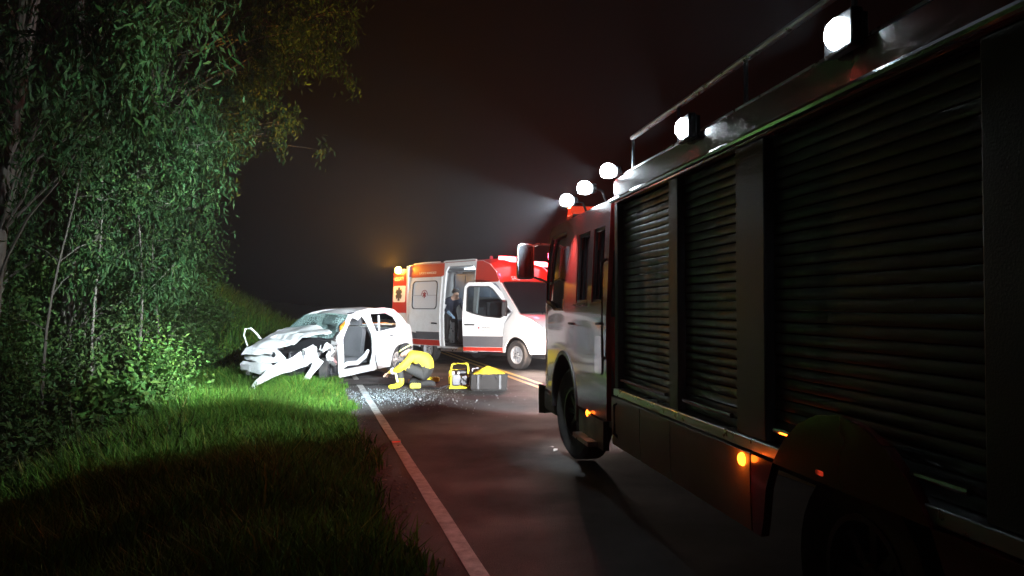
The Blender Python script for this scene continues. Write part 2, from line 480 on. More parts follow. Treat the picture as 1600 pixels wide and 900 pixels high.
# ------------------------------------------------------------------ terrain and road
RS = -0.263                                   # road runs along (RS, 1)
RL = math.hypot(RS, 1)
def line_x(Y): return 0.98 + RS * Y           # white edge line
def side_s(X, Y): return ((line_x(Y) - 0.42) - X) / RL     # metres left of the asphalt edge
def sstep(a, b, x):
    t = np.clip((x - a) / (b - a), 0, 1); return t * t * (3 - 2 * t)
def ground_z(X, Y):
    X = np.asarray(X, float); Y = np.asarray(Y, float)
    s = side_s(X, Y)
    near = -0.05 - 0.07 * sstep(0.0, 0.5, s) - 0.75 * sstep(0.6, 5.5, s) - 0.25 * sstep(5, 12, s)
    bank = -0.05 + 2.3 * sstep(0.6, 6.0, s)
    k = sstep(15.5, 24.0, Y)
    left = near * (1 - k) + bank * k
    left = left + (0.05 * np.sin(X * 1.7 + Y * 0.9) + 0.04 * np.sin(X * 0.8 - Y * 1.6)) * sstep(0.4, 2.0, s)
    sr = -s - 8.4
    right = -0.05 - 0.5 * sstep(0.0, 4.0, sr)
    return np.where(s > 0, left, right)
def gz(X, Y): return float(ground_z(X, Y))

xs = np.unique(np.concatenate([np.linspace(-500, -60, 12), np.linspace(-60, -16, 23), np.arange(-16, 4, 0.25), np.linspace(4, 20, 33), np.linspace(20, 60, 11), np.linspace(60, 500, 12)]))
ys = np.unique(np.concatenate([np.linspace(-300, -20, 9), np.linspace(-20, 2, 23), np.arange(2, 32, 0.25), np.linspace(32, 80, 25), np.linspace(80, 700, 16)]))
GX, GY = np.meshgrid(xs, ys)
V = np.stack([GX.ravel(), GY.ravel(), ground_z(GX, GY).ravel()], 1)
nx, ny = len(xs), len(ys)
ii, jj = np.meshgrid(np.arange(nx - 1), np.arange(ny - 1))
a0 = (jj * nx + ii).ravel()
F = np.stack([a0, a0 + 1, a0 + nx + 1, a0 + nx], 1)
g = fast_mesh('ground', V, F, M_SOIL)
g.data.polygons.foreach_set('use_smooth', [True] * len(g.data.polygons))
tag(g, kind='structure')

def road_pt(s_right, q, z):
    # s_right metres right of the edge line, q metres along the road
    ux, uy = RS / RL, 1 / RL
    return (0.98 + ux * q + uy * s_right, uy * q - ux * s_right, z)
qs = list(np.arange(-40, 60, 1.0)) + [70, 90, 120, 160, 220, 300]
rng = random.Random(5)
vs = []; fs = []
cols = [-0.42, 0.0, 2.0, 4.0, 6.0, 8.0]
for i, q in enumerate(qs):
    for k, c in enumerate(cols):
        jit = (rng.uniform(-0.05, 0.05) if k in (0, len(cols) - 1) else 0)
        vs.append(road_pt(c + jit, q, 0.0))
    vs.append(road_pt(cols[-1] + .03, q, -0.12)); vs.append(road_pt(cols[0] - .03, q, -0.12))
nc = len(cols) + 2
for i in range(len(qs) - 1):
    for k in range(nc - 1):
        if k == nc - 2: continue
        fs.append((i * nc + k, i * nc + k + 1, (i + 1) * nc + k + 1, (i + 1) * nc + k))
    fs.append((i * nc + nc - 1, i * nc, (i + 1) * nc, (i + 1) * nc + nc - 1))
rd = MB().add(vs, fs).build('road', M_ASPH); tag(rd, kind='structure')

def stripe(name, s0, s1, m, q0, q1, z=0.004):
    vs = []; fs = []
    n = int((q1 - q0) / 0.5)
    r = random.Random(name)
    for i in range(n + 1):
        q = q0 + (q1 - q0) * i / n
        vs += [road_pt(s0 + r.uniform(-.004, .004), q, z), road_pt(s1 + r.uniform(-.004, .004), q, z)]
    for i in range(n): fs.append((2 * i, 2 * i + 1, 2 * i + 3, 2 * i + 2))
    return tag(MB().add(vs, fs).build(name, m), kind='structure')
stripe('edge_line_marking', -0.05, 0.06, M_LINEW, -20, 120)
stripe('centre_line_marking', 3.22, 3.33, M_LINEY, -20, 120)
stripe('centre_line_marking', 3.45, 3.56, M_LINEY, -20, 120)

# crushed windscreen glass strewn over the asphalt
M_SHARD = mat('crushed_glass', (0.42, 0.50, 0.52), 0.15, var=0.3, scale=60)
g3 = np.random.default_rng(3)
n = 4200
cx = g3.normal(0, 1, (n, 2)) * np.array([.62, .55]) + np.array([-2.2, 13.0])
cx[: n // 4] = g3.normal(0, 1, (n // 4, 2)) * np.array([1.1, 1.0]) + np.array([-2.2, 13.4])
a = g3.uniform(0, 6.28, n); sz = g3.uniform(.004, .011, n)
V = np.zeros((n, 4, 3)); tz = g3.normal(0, .45, (n, 2))
for k in range(4):
    ang = a + k * np.pi / 2
    V[:, k, 0] = cx[:, 0] + np.cos(ang) * sz * g3.uniform(.5, 1.2, n); V[:, k, 1] = cx[:, 1] + np.sin(ang) * sz * g3.uniform(.5, 1.2, n)
    V[:, k, 2] = .012 + np.cos(ang) * sz * tz[:, 0] + np.sin(ang) * sz * tz[:, 1]
keep = side_s(cx[:, 0], cx[:, 1]) < -.1
V = V[keep].reshape(-1, 3)
sh = fast_mesh('crushed_glass', V, np.arange(len(V)).reshape(-1, 4), M_SHARD)
tag(sh, 'crushed glass strewn over asphalt in front of the car', 'broken glass', kind='stuff')

# road stud on the edge line
p = at(620, 690, 1200 * 1.55 / 212)
e = empty('road_stud', (line_x(p.y) + .005, p.y, 0.006), R(14.7), 'small reflective road stud set on the white edge line', 'road stud')
MB().prism([(-.05, 0), (.05, 0), (.035, .02), (-.035, .02)], lambda u, v: (-.055, u, v), lambda u, v: (.055, u, v)).build('housing', M_LINEW, e, bevel=.004)
MB().bx(-.045, .045, -.054, -.047, .003, .014).build('reflector', M_REDL, e)

# small debris on the asphalt
def scrap(name, px, py, s, m, label, cat='debris', seed=0):
    Y = 1200 * EYE / (py - 478)
    X = (px - 800) / 1200 * Y
    r = random.Random(seed)
    z0 = 0.008 if side_s(X, Y) < -.45 else max(0.0, gz(X, Y)) + .006
    n = 7
    poly = [(math.cos(2 * math.pi * k / n) * s * r.uniform(.5, 1.1), math.sin(2 * math.pi * k / n) * s * .55 * r.uniform(.5, 1.1)) for k in range(n)]
    a = r.uniform(0, 3)
    mb = MB().panel(poly, lambda u, v: (u * math.cos(a) - v * math.sin(a), u * math.sin(a) + v * math.cos(a), .012 + .3 * s * math.sin(u / s * 2.2 + seed) * .5 + .15 * s), .003, s * .4)
    zmin = min(v[2] for v in mb.v)
    o = mb.build(name, m); o.location = (X, Y, z0 - zmin)
    return tag(o, label, cat)
scrap('plastic_shard', 868, 704, .06, M_TXTW, 'small pale plastic shard lying near truck front wheel', seed=1)
scrap('plastic_shard', 862, 699, .035, M_PLATE, 'tiny grey shard behind the pale shard near truck wheel', seed=2)
scrap('metal_fragment', 633, 756, .04, M_STEEL, 'bent metal fragment on shoulder just left of white edge line', seed=3)
scrap('metal_fragment', 627, 745, .025, M_STEEL, 'smaller metal fragment on shoulder just left of edge line', seed=4)
scrap('glass_shard', 650, 624, .045, M_GLASSF, 'glass shard glinting on asphalt in front of kneeling rescuer, left one', seed=5)
scrap('glass_shard', 657, 625, .045, M_GLASSF, 'glass shard glinting on asphalt in front of kneeling rescuer, right one', seed=6)
scrap('twig_litter', 598, 752, .07, M_LOG, 'dry curled scrap at grass edge beside shoulder', seed=7)
scrap('plastic_shard', 690, 592, .045, M_TXTW, 'white plastic shard beside yellow block behind rescuer', seed=9)

# ------------------------------------------------------------------ wrecked car
CX, CY = -4.43, 15.92
car = empty('wrecked_car', (CX, CY, -0.14), math.atan2(-.889, -.457), 'white sedan with smashed front and missing driver door, half on grass verge', 'car', pitch=R(3.2))
car.scale = (1, 1, 1.06)
def chw(x, z):
    y = 0.82
    if z > .93: y -= (z - .93) * .40
    y -= .035 * ((z - .62) / .4) ** 2 if z < .93 else .021
    if x < -2.5: y -= .14 * ((-2.5 - x) / .65) ** 2
    if x > .1: y -= .10 * ((x - .1) / .7) ** 2
    return y
def jag(p, a, s, seed=0.0):
    n = noise.noise_vector(Vector(p) * s + Vector((seed, seed * 1.7, 3.1)))
    return Vector(p) + n * a
def side(sgn, off=0.0):
    return lambda x, z: (x, sgn * (chw(x, z) + off), z)
arch_r = arc(-2.47, .30, .34, 10, 170, 12)          # rear arch, front to back
roofl = [(-2.90, 1.05), (-2.74, 1.22), (-2.52, 1.375), (-2.2, 1.435), (-1.6, 1.445), (-1.2, 1.41), (-.98, 1.36), (-.70, 1.20), (-.32, .97)]
out_l = [(-.36, .95), (-.38, .30), (-.36, .20), (-2.10, .20)] + arch_r + [(-2.84, .24), (-3.10, .30), (-3.17, .52), (-3.13, .78), (-3.10, 1.0)] + roofl
fdoor = [(-.47, .33), (-1.36, .33), (-1.44, .55), (-1.46, .95), (-1.40, 1.22), (-1.32, 1.335), (-1.08, 1.335), (-.93, 1.27), (-.60, 1.02), (-.47, .90)]
rdoor = [(-1.58, .30), (-2.02, .30), (-2.13, .46), (-2.36, .70), (-2.47, .97), (-2.53, 1.10), (-2.47, 1.27), (-2.20, 1.375), (-1.55, 1.385), (-1.50, 1.20), (-1.545, .95)]
bd = MB().panel(out_l, side(1), .03, .09, [fdoor, rdoor]).build('body_side', M_CARW, car)
def shrink(poly, d):
    n = len(poly); out = []
    cx = sum(p[0] for p in poly) / n; cy = sum(p[1] for p in poly) / n
    for p in poly:
        v = Vector((p[0] - cx, p[1] - cy)); L = v.length; v *= (L - d) / L
        out.append((cx + v.x, cy + v.y))
    return out
rwin = [(-1.62, .965), (-2.38, 1.0), (-2.46, 1.10), (-2.41, 1.23), (-2.18, 1.325), (-1.60, 1.34), (-1.575, 1.15)]
rd_o = MB().panel(shrink(rdoor, .008), side(1, .012), .035, .09, [rwin]).build('rear_door', M_CARW, car)
MB().panel([(-2.20, .845), (-2.05, .835), (-2.05, .862), (-2.20, .872)], side(1, .035), .02, .05).build('handle', M_DARK, rd_o)
MB().bx(-1.90, -1.87, .68, .712, .975, 1.30).build('window_divider', M_CARW, rd_o)
# quarter light strip: pale C pillar seen inside the window
# right side with closed doors
out_r = [(.02, .96), (.30, .90), (.34, .55)] + [(x, z) for x, z in arc(0, .30, .34, 10, 170, 10)] + [(-.36, .20), (-2.10, .20)] + out_l[4:]
rw1 = [(-.62, .97), (-1.42, .965), (-1.42, 1.31), (-1.12, 1.31)]
MB().panel(out_r, side(-1), .03, .12, [rwin, rw1]).build('body_side', M_CARW, car)
MB().panel(rw1, side(-1, -.012), .006, .2).build('side_window', M_CLEAR, car)
# roof, slightly buckled
def roofz(x): 
    t = [(-2.55, 1.365), (-2.2, 1.43), (-1.6, 1.44), (-1.2, 1.41), (-.96, 1.36)]
    return float(np.interp(x, [a for a, b in t], [b for a, b in t]))
def rooff(x, y):
    hw = chw(x, roofz(x)) - .004
    z = roofz(x) + .035 * (1 - (y / hw) ** 2) 
    z += -.05 * math.exp(-((x + 1.28) / .12) ** 2) * max(0, y / hw) ** 1.5
    return (x, y * hw, z)
MB().panel([(-2.52, -1), (-.97, -1), (-.95, 0), (-.97, 1), (-2.52, 1)], rooff, .02, .11).build('roof', M_CARW, car)
MB().tube([(-1.05, .50, 1.385), (-1.25, .565, 1.40), (-1.36, .57, 1.385), (-1.6, .60, 1.425)], .014, 6).build('torn_roof_seal', M_BLACK, car)
# windscreen and rear screen
MB().panel([(0, -1), (1, -1), (1, 1), (0, 1)], lambda t, y: (-.30 - .64 * t, y * (.70 - .08 * t) , .985 + .375 * t + .03 * (1 - y * y) - .05 * math.exp(-((y - .75) / .4) ** 2) * (1 - t)), .008, .14).build('windscreen', M_CRACK, car)
MB().panel([(0, -1), (1, -1), (1, 1), (0, 1)], lambda t, y: (-2.88 + .35 * t, y * (.66 - .06 * t), 1.05 + .32 * t + .03 * (1 - y * y)), .008, .2).build('rear_screen', M_CLEAR, car)
# boot
MB().panel([(-3.13, -1), (-2.80, -1), (-2.80, 1), (-3.13, 1)], lambda x, y: (x, y * (chw(x, 1.0) - .006), 1.0 + .03 * (1 - y * y) + (x + 2.8) * .04 + .02), .02, .12).build('boot_lid', M_CARW, car)
MB().panel([(.62, -1), (1.02, -1), (1.02, 1), (.62, 1)], lambda z, y: (-3.13 - .05 * (1 - y ** 4), y * chw(-3.13, z), z), .02, .12).build('tailgate', M_CARW, car)
MB().panel([(.26, -1), (.62, -1), (.62, 1), (.26, 1)], lambda z, y: (-3.16 - .09 * (1 - y ** 4), y * (chw(-3.15, z) + .005), z), .03, .12).build('rear_bumper', M_CARW, car)
for sg in (1, -1):
    MB().panel(rrect(.68, .60, .92, .98, .04), lambda z, y: (-3.19 + .10 * (y - .6), sg * y * .68, z), .02, .1).build('tail_lamp', M_REDL, car)
# floor pan, sills
MB().bx(-2.9, -.2, -.72, .72, .22, .27).build('floor_pan', M_DARK, car)
MB().panel([(-.34, .20), (-1.50, .20), (-1.52, .33), (-.40, .33)], side(1, .02), .05, .1).build('sill', M_CARW, car)
MB().tube([(-.5, .78, .36), (-.62, .79, .42), (-.95, .79, .40), (-1.2, .80, .50), (-1.34, .80, .62)], [.03, .045, .05, .05, .03], 8).build('torn_door_trim', M_GLASSF, car)
MB().bx(-.42, -.34, -.68, .70, .25, .95).build('bulkhead', M_DARK, car)
# A pillar bent; the lamps' orange light is put into the trim colour
MB().tube([(-.40, .80, .25), (-.40, .81, .62), (-.36, .80, .93), (-.55, .76, 1.08), (-.94, .64, 1.36)], [.05, .055, .05, .04, .035], 8).build('bent_pillar', M_CARW, car)
MB().tube([(-.50, .745, .98), (-.56, .74, 1.16), (-.72, .70, 1.24)], [.03, .045, .02], 7).build('torn_trim_lamplight_orange', M_ORANGE, car)
# interior
for y, lab in ((.36, None), (-.36, None)):
    st = bpy.data.objects.new('front_seat', None); C.objects.link(st); st.parent = car; st.location = (-1.05, y, .3)
    MB().bx(-.25, .27, -.24, .24, .0, .20).build('seat_cushion', M_SEAT, st, bevel=.05)
    MB().panel(rrect(-.25, .12, .25, .80, .1), lambda u, v: (-.20 - .22 * v, u, v), .12, .15).build('seat_back', M_SEAT, st, bevel=.03)
    MB().panel(rrect(-.14, .82, .14, 1.0, .05), lambda u, v: (-.22 - .22 * v, u, v), .09, .1).build('headrest', M_SEAT, st, bevel=.02)
MB().bx(-2.2, -1.75, -.62, .62, .28, .50).bx(-2.45, -2.2, -.62, .62, .40, 1.0).build('rear_seat', M_SEAT, car, bevel=.05)
MB().panel([(-.30, -.68), (-.62, -.68), (-.70, 0), (-.62, .66), (-.30, .68)], lambda x, y: (x, y, .93 - .1 * abs(x + .4) + .02 * math.sin(9 * y)), .22, .15).build('dashboard', M_BLACK, car)
sw = MB(); 
mt = Matrix.Translation((-.76, .36, .86)) @ Matrix.Rotation(R(62), 4, 'Y')
sw.tube([mt @ Vector((.18 * math.cos(2 * math.pi * k / 18), .18 * math.sin(2 * math.pi * k / 18), 0)) for k in range(19)], .016, 6, False)
sw.tube([mt @ Vector((-.17, 0, 0)), mt @ Vector((.17, 0, 0))], .02, 6).tube([mt @ Vector((0, 0, 0)), mt @ Vector((0, .17, 0))], .018, 6)
sw.build('steering_wheel', M_BLACK, car)
MB().tube([(-1.0, .12, .72), (-1.03, .18, .9), (-1.12, .15, 1.12), (-1.25, .2, 1.28)], .018, 6).build('hanging_seat_belt', M_SILV, car)
# wheels
make_wheel('wheel', car, (-2.47, .70, .29), .30, .18, 1, M_ALU, 8, turn=R(-6))
make_wheel('wheel', car, (-2.47, -.70, .29), .30, .18, -1, M_ALU, 8)
make_wheel('wheel', car, (-.12, .66, .30), .30, .18, 1, M_DARK, 6, turn=R(28))
make_wheel('wheel', car, (0, -.70, .29), .30, .18, -1, M_ALU, 8)
# bonnet: buckled, pushed up towards the screen, torn away over the left wheel
bon = [(.82, -.70), (.84, -.30), (.80, .02), (.62, .08), (.50, .26), (.34, .32), (.24, .54), (.02, .66), (-.30, .72), (-.44, .30), (-.46, -.30), (-.40, -.70)]
def bonf(x, y):
    t = (.72 - x) / 1.15
    z = .86 + .30 * max(0, t) ** .8 if t > 0 else .86 + 1.3 * t
    z += -.06 * abs(y) ** 2 + .07 * math.exp(-((x + .25) / .2) ** 2) * math.exp(-((y - .15) / .45) ** 2)
    z += .045 * math.sin(6.5 * x + 2 * y) * math.exp(-((y - .35) / .4) ** 2)
    z -= .10 * max(0, 1 - abs(x - .28 - .25 * y) / .10) * (y > -.5)
    p = jag(jag((x, y, z), .05, 2.3, 4.0), .03, 7.0, 2.0)
    return (p.x, p.y, p.z)
MB().panel(bon, bonf, .018, .07).build('bonnet', M_CARW, car, smooth=25)
lip = [(.72, -.74), (.70, .02), (.52, .10), (.46, .28)]
# front panel, grille, badge
def frf(y, z):
    p = jag((.74 - .12 * (y + .2) ** 2 - .25 * max(0, y) , y, z), .035, 3.0, 9.0); return tuple(p)
fp = MB().panel([(-.60, .60), (-.58, .80), (-.1, .84), (.16, .80), (.30, .66), (.10, .58), (-.3, .57)], frf, .03, .06, [rrect(-.36, .70, .0, .79, .02)]).build('front_panel', M_CARW, car)
gr = MB().panel(rrect(-.36, .70, .0, .79, .02), lambda y, z: tuple(Vector(frf(y, z)) - Vector((.03, 0, 0))), .01, .08).build('grille', M_BLACK, car)
for k in range(3):
    z = .72 + k * .028
    MB().panel([(-.35, z - .006), (-.01, z - .006), (-.01, z + .006), (-.35, z + .006)], lambda y, zz: tuple(Vector(frf(y, zz)) + Vector((-.012, 0, 0))), .01, .08).build('grille_bar', M_ALU, gr)
bc = Vector(frf(.06, .735))
MB().lathe([(0, .05), (.02, .052), (.03, .04)], 18, Matrix.Translation(bc) @ Matrix.Rotation(R(-90), 4, 'Z')).build('front_badge', M_DARK, car)
# right headlamp, broken away, and bumper beam
MB().panel([(-.78, .62), (-.62, .60), (-.58, .76), (-.66, .82), (-.80, .74)], lambda y, z: tuple(jag((.68 + .25 * (y + .7), y, z), .03, 6, 2)), .08, .05).build('headlamp', M_GLASSF, car)
MB().panel([(-.80, .38), (.02, .36), (.10, .46), (.05, .57), (-.72, .58), (-.82, .5)], lambda y, z: tuple(jag((.80 - .10 * y * y - .2 * max(0, y), y, z), .04, 3.2, 6)), .05, .07).build('front_bumper', M_CARW, car)
MB().panel([(-.76, .43), (-.46, .42), (-.46, .53), (-.74, .53)], lambda y, z: (.868 - .12 * y * y, y, z), .012, .1).build('licence_plate_recess', M_PLATE, car)
# bent right wing edge that sticks up
MB().tube([(.55, -.80, .86), (.60, -.84, 1.06), (.54, -.86, 1.17), (.42, -.84, 1.19), (.30, -.80, 1.08), (.22, -.76, .96)], [.012, .016, .02, .022, .024, .02], 6).build('peeled_wing_edge', M_CARW, car)
MB().panel([(.02, .55), (.34, .42), (.66, .60), (.70, .82), (.30, .93), (.0, .94)], lambda x, z: tuple(jag((x, -.80 + .1 * max(0, x - .2), z), .05, 3, 12)), .015, .08).build('front_wing', M_CARW, car)
# torn left wing sheets hanging down to the grass
def strip(pts, w, name, m, seed, t=.012, nrm=(0.55, .8, 0.15)):
    P = [Vector(p) for p in pts]; mb = MB(); n = Vector(nrm).normalized()
    cum = [0]
    for i in range(1, len(P)): cum.append(cum[-1] + (P[i] - P[i - 1]).length)
    L = cum[-1]
    def f(u, v):
        u = min(max(u, 0), L)
        i = max(0, min(len(P) - 2, int(np.searchsorted(cum, u)) - 1)); tt = (u - cum[i]) / max(1e-6, cum[i + 1] - cum[i])
        c = P[i].lerp(P[i + 1], tt); d = (P[i + 1] - P[i]).normalized(); b = d.cross(n).normalized()
        ww = float(np.interp(u / L, np.linspace(0, 1, len(w)), w))
        return tuple(jag(c + b * v * ww + n * (.03 * math.cos(v * 2.2)), .035, 4.5, seed))
    o = MB()
    # denser: use own grid for the bend
    k = 18; q = 6
    vs = [f(L * i / k, -1 + 2 * j / q) for i in range(k + 1) for j in range(q + 1)]
    b2 = [tuple(Vector(v) - n * t) for v in vs]
    N = len(vs); fs = []
    idx = lambda i, j: i * (q + 1) + j
    vs = vs + b2
    for i in range(k):
        for j in range(q):
            fs.append((idx(i, j), idx(i + 1, j), idx(i + 1, j + 1), idx(i, j + 1)))
            fs.append((idx(i, j + 1) + N, idx(i + 1, j + 1) + N, idx(i + 1, j) + N, idx(i, j) + N))
    for i in range(k):
        fs.append((idx(i, 0), idx(i, 0) + N, idx(i + 1, 0) + N, idx(i + 1, 0)))
        fs.append((idx(i, q), idx(i + 1, q), idx(i + 1, q) + N, idx(i, q) + N))
    for j in range(q):
        fs.append((idx(0, j), idx(0, j + 1), idx(0, j + 1) + N, idx(0, j) + N))
        fs.append((idx(k, j), idx(k, j) + N, idx(k, j + 1) + N, idx(k, j + 1)))
    o.add(vs, fs)
    return o.build(name, m, car, smooth=28)
strip([(.30, .80, .72), (.52, .62, .62), (.72, .38, .52), (.86, .16, .42), (1.02, -.02, .26), (1.14, -.10, .14), (1.24, -.18, .04)], [.10, .13, .12, .10, .07, .05, .025], 'torn_bumper_skin', M_CARW, 3.0)
strip([(.24, .84, .62), (.36, .80, .48), (.48, .74, .30), (.60, .66, .12)], [.09, .07, .06, .05], 'torn_wing_sheet', M_CARW, 7.0)
strip([(.10, .62, .74), (.26, .66, .78), (.42, .62, .70), (.40, .70, .58)], [.08, .10, .12, .05], 'crumpled_wing', M_CARW, 11.0)
strip([(-.28, .80, .88), (-.16, .84, .74), (-.10, .82, .60), (-.22, .84, .46)], [.09, .08, .10, .05], 'crumpled_wing', M_STEEL, 15.0, nrm=(.3, .95, .1))
strip([(-.20, .78, .80), (-.02, .80, .84), (.10, .76, .72)], [.04, .07, .03], 'crumpled_wing', M_CARW, 19.0, nrm=(.3, .9, .3))
# engine bay
r = random.Random(21)
MB().bx(.0, .5, -.45, .30, .30, .74).build('engine_block', M_DARK, car, bevel=.03)
for k in range(16):
    a = Vector((r.uniform(-.2, .6), r.uniform(-.2, .72), r.uniform(.4, .82)))
    b = a + Vector((r.uniform(-.25, .25), r.uniform(-.2, .2), r.uniform(-.25, .1))); c = b + Vector((r.uniform(-.15, .15), r.uniform(-.15, .15), r.uniform(-.2, .05)))
    MB().tube([a, (a + b) / 2 + Vector((0, .03, .04)), b, c], r.uniform(.008, .022), 6).build('loose_pipe', [M_BLACK, M_STEEL, M_DARK][k % 3], car)
for k in range(9):
    c = Vector((r.uniform(-.25, .25), r.uniform(.66, .82), r.uniform(.52, .86)))
    s = r.uniform(.05, .1)
    poly = [(s * math.cos(2 * math.pi * q / 6) * r.uniform(.4, 1.2), s * math.sin(2 * math.pi * q / 6) * r.uniform(.4, 1.2)) for q in range(6)]
    ang = Matrix.Rotation(r.uniform(-1, 1), 4, 'Z') @ Matrix.Rotation(r.uniform(-.8, .8), 4, 'X')
    MB().panel(poly, lambda u, v: tuple(c + (ang @ jag((u, .05 * math.sin(14 * u), v), .04, 9, k))), .006, .03).build('torn_metal_scrap', [M_CARW, M_STEEL][k % 2], car, smooth=20)
MB().lathe([(-.05, .05), (.05, .05)], 12, Matrix.Translation((.70, -.62, .36))).lathe([(-.03, .03), (.12, .03)], 10, Matrix.Translation((.66, -.52, .28))).build('broken_fog_lamp', M_STEEL, car)
MB().tube([(-1.52, .83, .62), (-1.50, .87, .40), (-1.46, .95, .22), (-1.62, 1.02, .12)], .011, 6).build('hanging_cable', M_BLACK, car)
MB().tube([(-1.6, -.6, .35), (-2.3, -.5, .3), (-2.9, -.45, .28)], .05, 8).bx(-2.5, -2.0, -.2, .5, .14, .24).build('exhaust_and_axle', M_DARK, car)

# orange rescue board on a prop, behind the car
q = at(580, 500, 20.6)
sb = empty('rescue_board', (q.x, q.y, 0.0), R(10), 'orange rescue board seen through the rear windows of the wrecked car', 'board')
MB().panel([(-.40, .03), (.40, .03), (.46, .14), (.46, 1.26), (.36, 1.36), (-.36, 1.36), (-.46, 1.26), (-.46, .14)], lambda u, v: (u, -.16 + .16 * v / 1.4, v), .045, .2, [rrect(-.3, .3, -.12, .36, .025), rrect(.12, .3, .3, .36, .025)]).build('board', M_ORANGE, sb, bevel=.01)
for x in (-.3, .3): MB().tube([(x, .05, 1.1), (x, .45, .0)], .018, 6).build('prop_leg', M_ALU, sb)
# ------------------------------------------------------------------ ambulance
AF = Vector((.665, -.745, 0)).normalized()
amb = empty('ambulance', (.825, 19.265, 0), math.atan2(AF.y, AF.x), 'white and red ambulance van with open side doors and roof beacons, headlight on', 'ambulance')
def ahw(x, z):
    y = .99
    if z > 1.15: y -= .10 * ((z - 1.15) / 1.6) ** 1.6
    if z < .7: y -= .03 * ((.7 - z) / .3) ** 2
    if x > 0: y -= .13 * x ** 2
    return y
def aside(sg, off=0.0): return lambda x, z: (x, sg * (ahw(x, z) + off), z)
cabtop = [(-1.35, 2.72), (-1.05, 2.62), (-.80, 2.42), (-.62, 2.14), (.12, 1.36), (.55, 1.22), (.84, 1.04), (.93, .80), (.93, .42)]
a_out = [(-4.68, .45), (-4.70, 1.5), (-4.66, 2.66), (-4.60, 2.72)] + cabtop + [(.46, .40)] + arc(0, .36, .44, 5, 175, 12) + [(-.46, .40), (-3.20, .40)] + arc(-3.66, .36, .44, 5, 175, 12) + [(-4.12, .42)]
a_fdoor = [(-1.5, .46), (-1.52, 1.3), (-1.47, 2.02), (-1.38, 2.12), (-.80, 2.12), (-.68, 2.04), (-.10, 1.40), (-.42, 1.10), (-.47, .75), (-.47, .46)]
a_sl = [(-2.92, .46), (-2.95, 1.3), (-2.90, 2.48), (-2.80, 2.62), (-1.72, 2.62), (-1.64, 2.5), (-1.64, .46)]
MB().panel(a_out, aside(-1), .05, .14, [a_fdoor, a_sl]).build('body_side', M_WHITE, amb)
awl = [(-1.42, 1.38), (-1.42, 2.0), (-.84, 2.02), (-.72, 1.96), (-.22, 1.42)]
MB().panel(a_out, aside(1), .05, .2, [awl]).build('body_side', M_WHITE, amb)
MB().panel(awl, aside(1, -.02), .008, .3).build('cab_window', M_GLASS, amb)
# red upper band and stripes, thin vinyl sheets standing proud of the panel
band_r = [(-4.66, 2.38), (-4.655, 2.65), (-4.60, 2.715), (-2.98, 2.715), (-2.98, 2.38)]
band_f = [(-1.60, 2.16), (-1.60, 2.715), (-1.36, 2.715), (-1.06, 2.615), (-.81, 2.415), (-.66, 2.20), (-.70, 2.16)]
MB().panel(band_r, aside(-1, .004), .003, .14).build('red_band', M_RED, amb)
MB().panel(band_f, aside(-1, .004), .003, .14).build('red_band', M_RED, amb)
MB().panel([(-4.66, 2.38), (-4.655, 2.65), (-4.60, 2.715), (-1.36, 2.715), (-1.06, 2.615), (-.81, 2.415), (-.66, 2.2), (-1.6, 2.2), (-1.6, 2.38)], aside(1, .004), .003, .2).build('red_band', M_RED, amb)
for sg in (-1, 1):
    x0 = -3.22 if sg < 0 else -.48
    pr = [(-4.16, .63), (-4.69, .63), (-4.69, .84), (-4.02, .84)]
    MB().panel(pr, aside(sg, .004), .003, .14).build('grey_stripe', M_STRIPE_G, amb)
    MB().panel([(-4.17, .47), (-4.68, .47), (-4.69, .622), (-4.16, .622)], aside(sg, .004), .003, .14).build('red_stripe', M_RED, amb)
MB().panel([(-.48, .63), (-3.18, .63), (-3.3, .84), (-.42, .84)], aside(1, .004), .003, .14).build('grey_stripe', M_STRIPE_G, amb)
# roof
def roofp(x):
    return float(np.interp(x, [-4.68, -4.6, -4.4, -1.35, -1.05, -.80, -.62], [2.68, 2.715, 2.73, 2.72, 2.62, 2.42, 2.14]))
def aroof(x, y):
    z = roofp(x); hw = ahw(x, z)
    return (x + (.12 * (1 - y * y) if x > -1.4 else 0) * min(1, (x + 1.4) / .5), y * hw, z + .07 * (1 - y ** 4) * (1 if x < -1.2 else .5))
MB().panel([(-4.68, -1), (-.62, -1), (-.62, 1), (-4.68, 1)], aroof, .03, .16).build('roof', M_RED, amb)
MB().tube([(-3.0, -.90, 2.745), (-2.9, -.905, 2.76), (-1.7, -.905, 2.76), (-1.6, -.90, 2.745)], .022, 6).build('door_rain_gutter', M_WHITE, amb)
MB().prism([(-4.55, 2.76), (-4.0, 2.79), (-3.3, 2.775), (-3.3, 2.755), (-4.55, 2.745)], lambda x, z: (x, -.84, z), lambda x, z: (x, -.80, z)).build('roof_trim_strip', M_WHITE, amb)
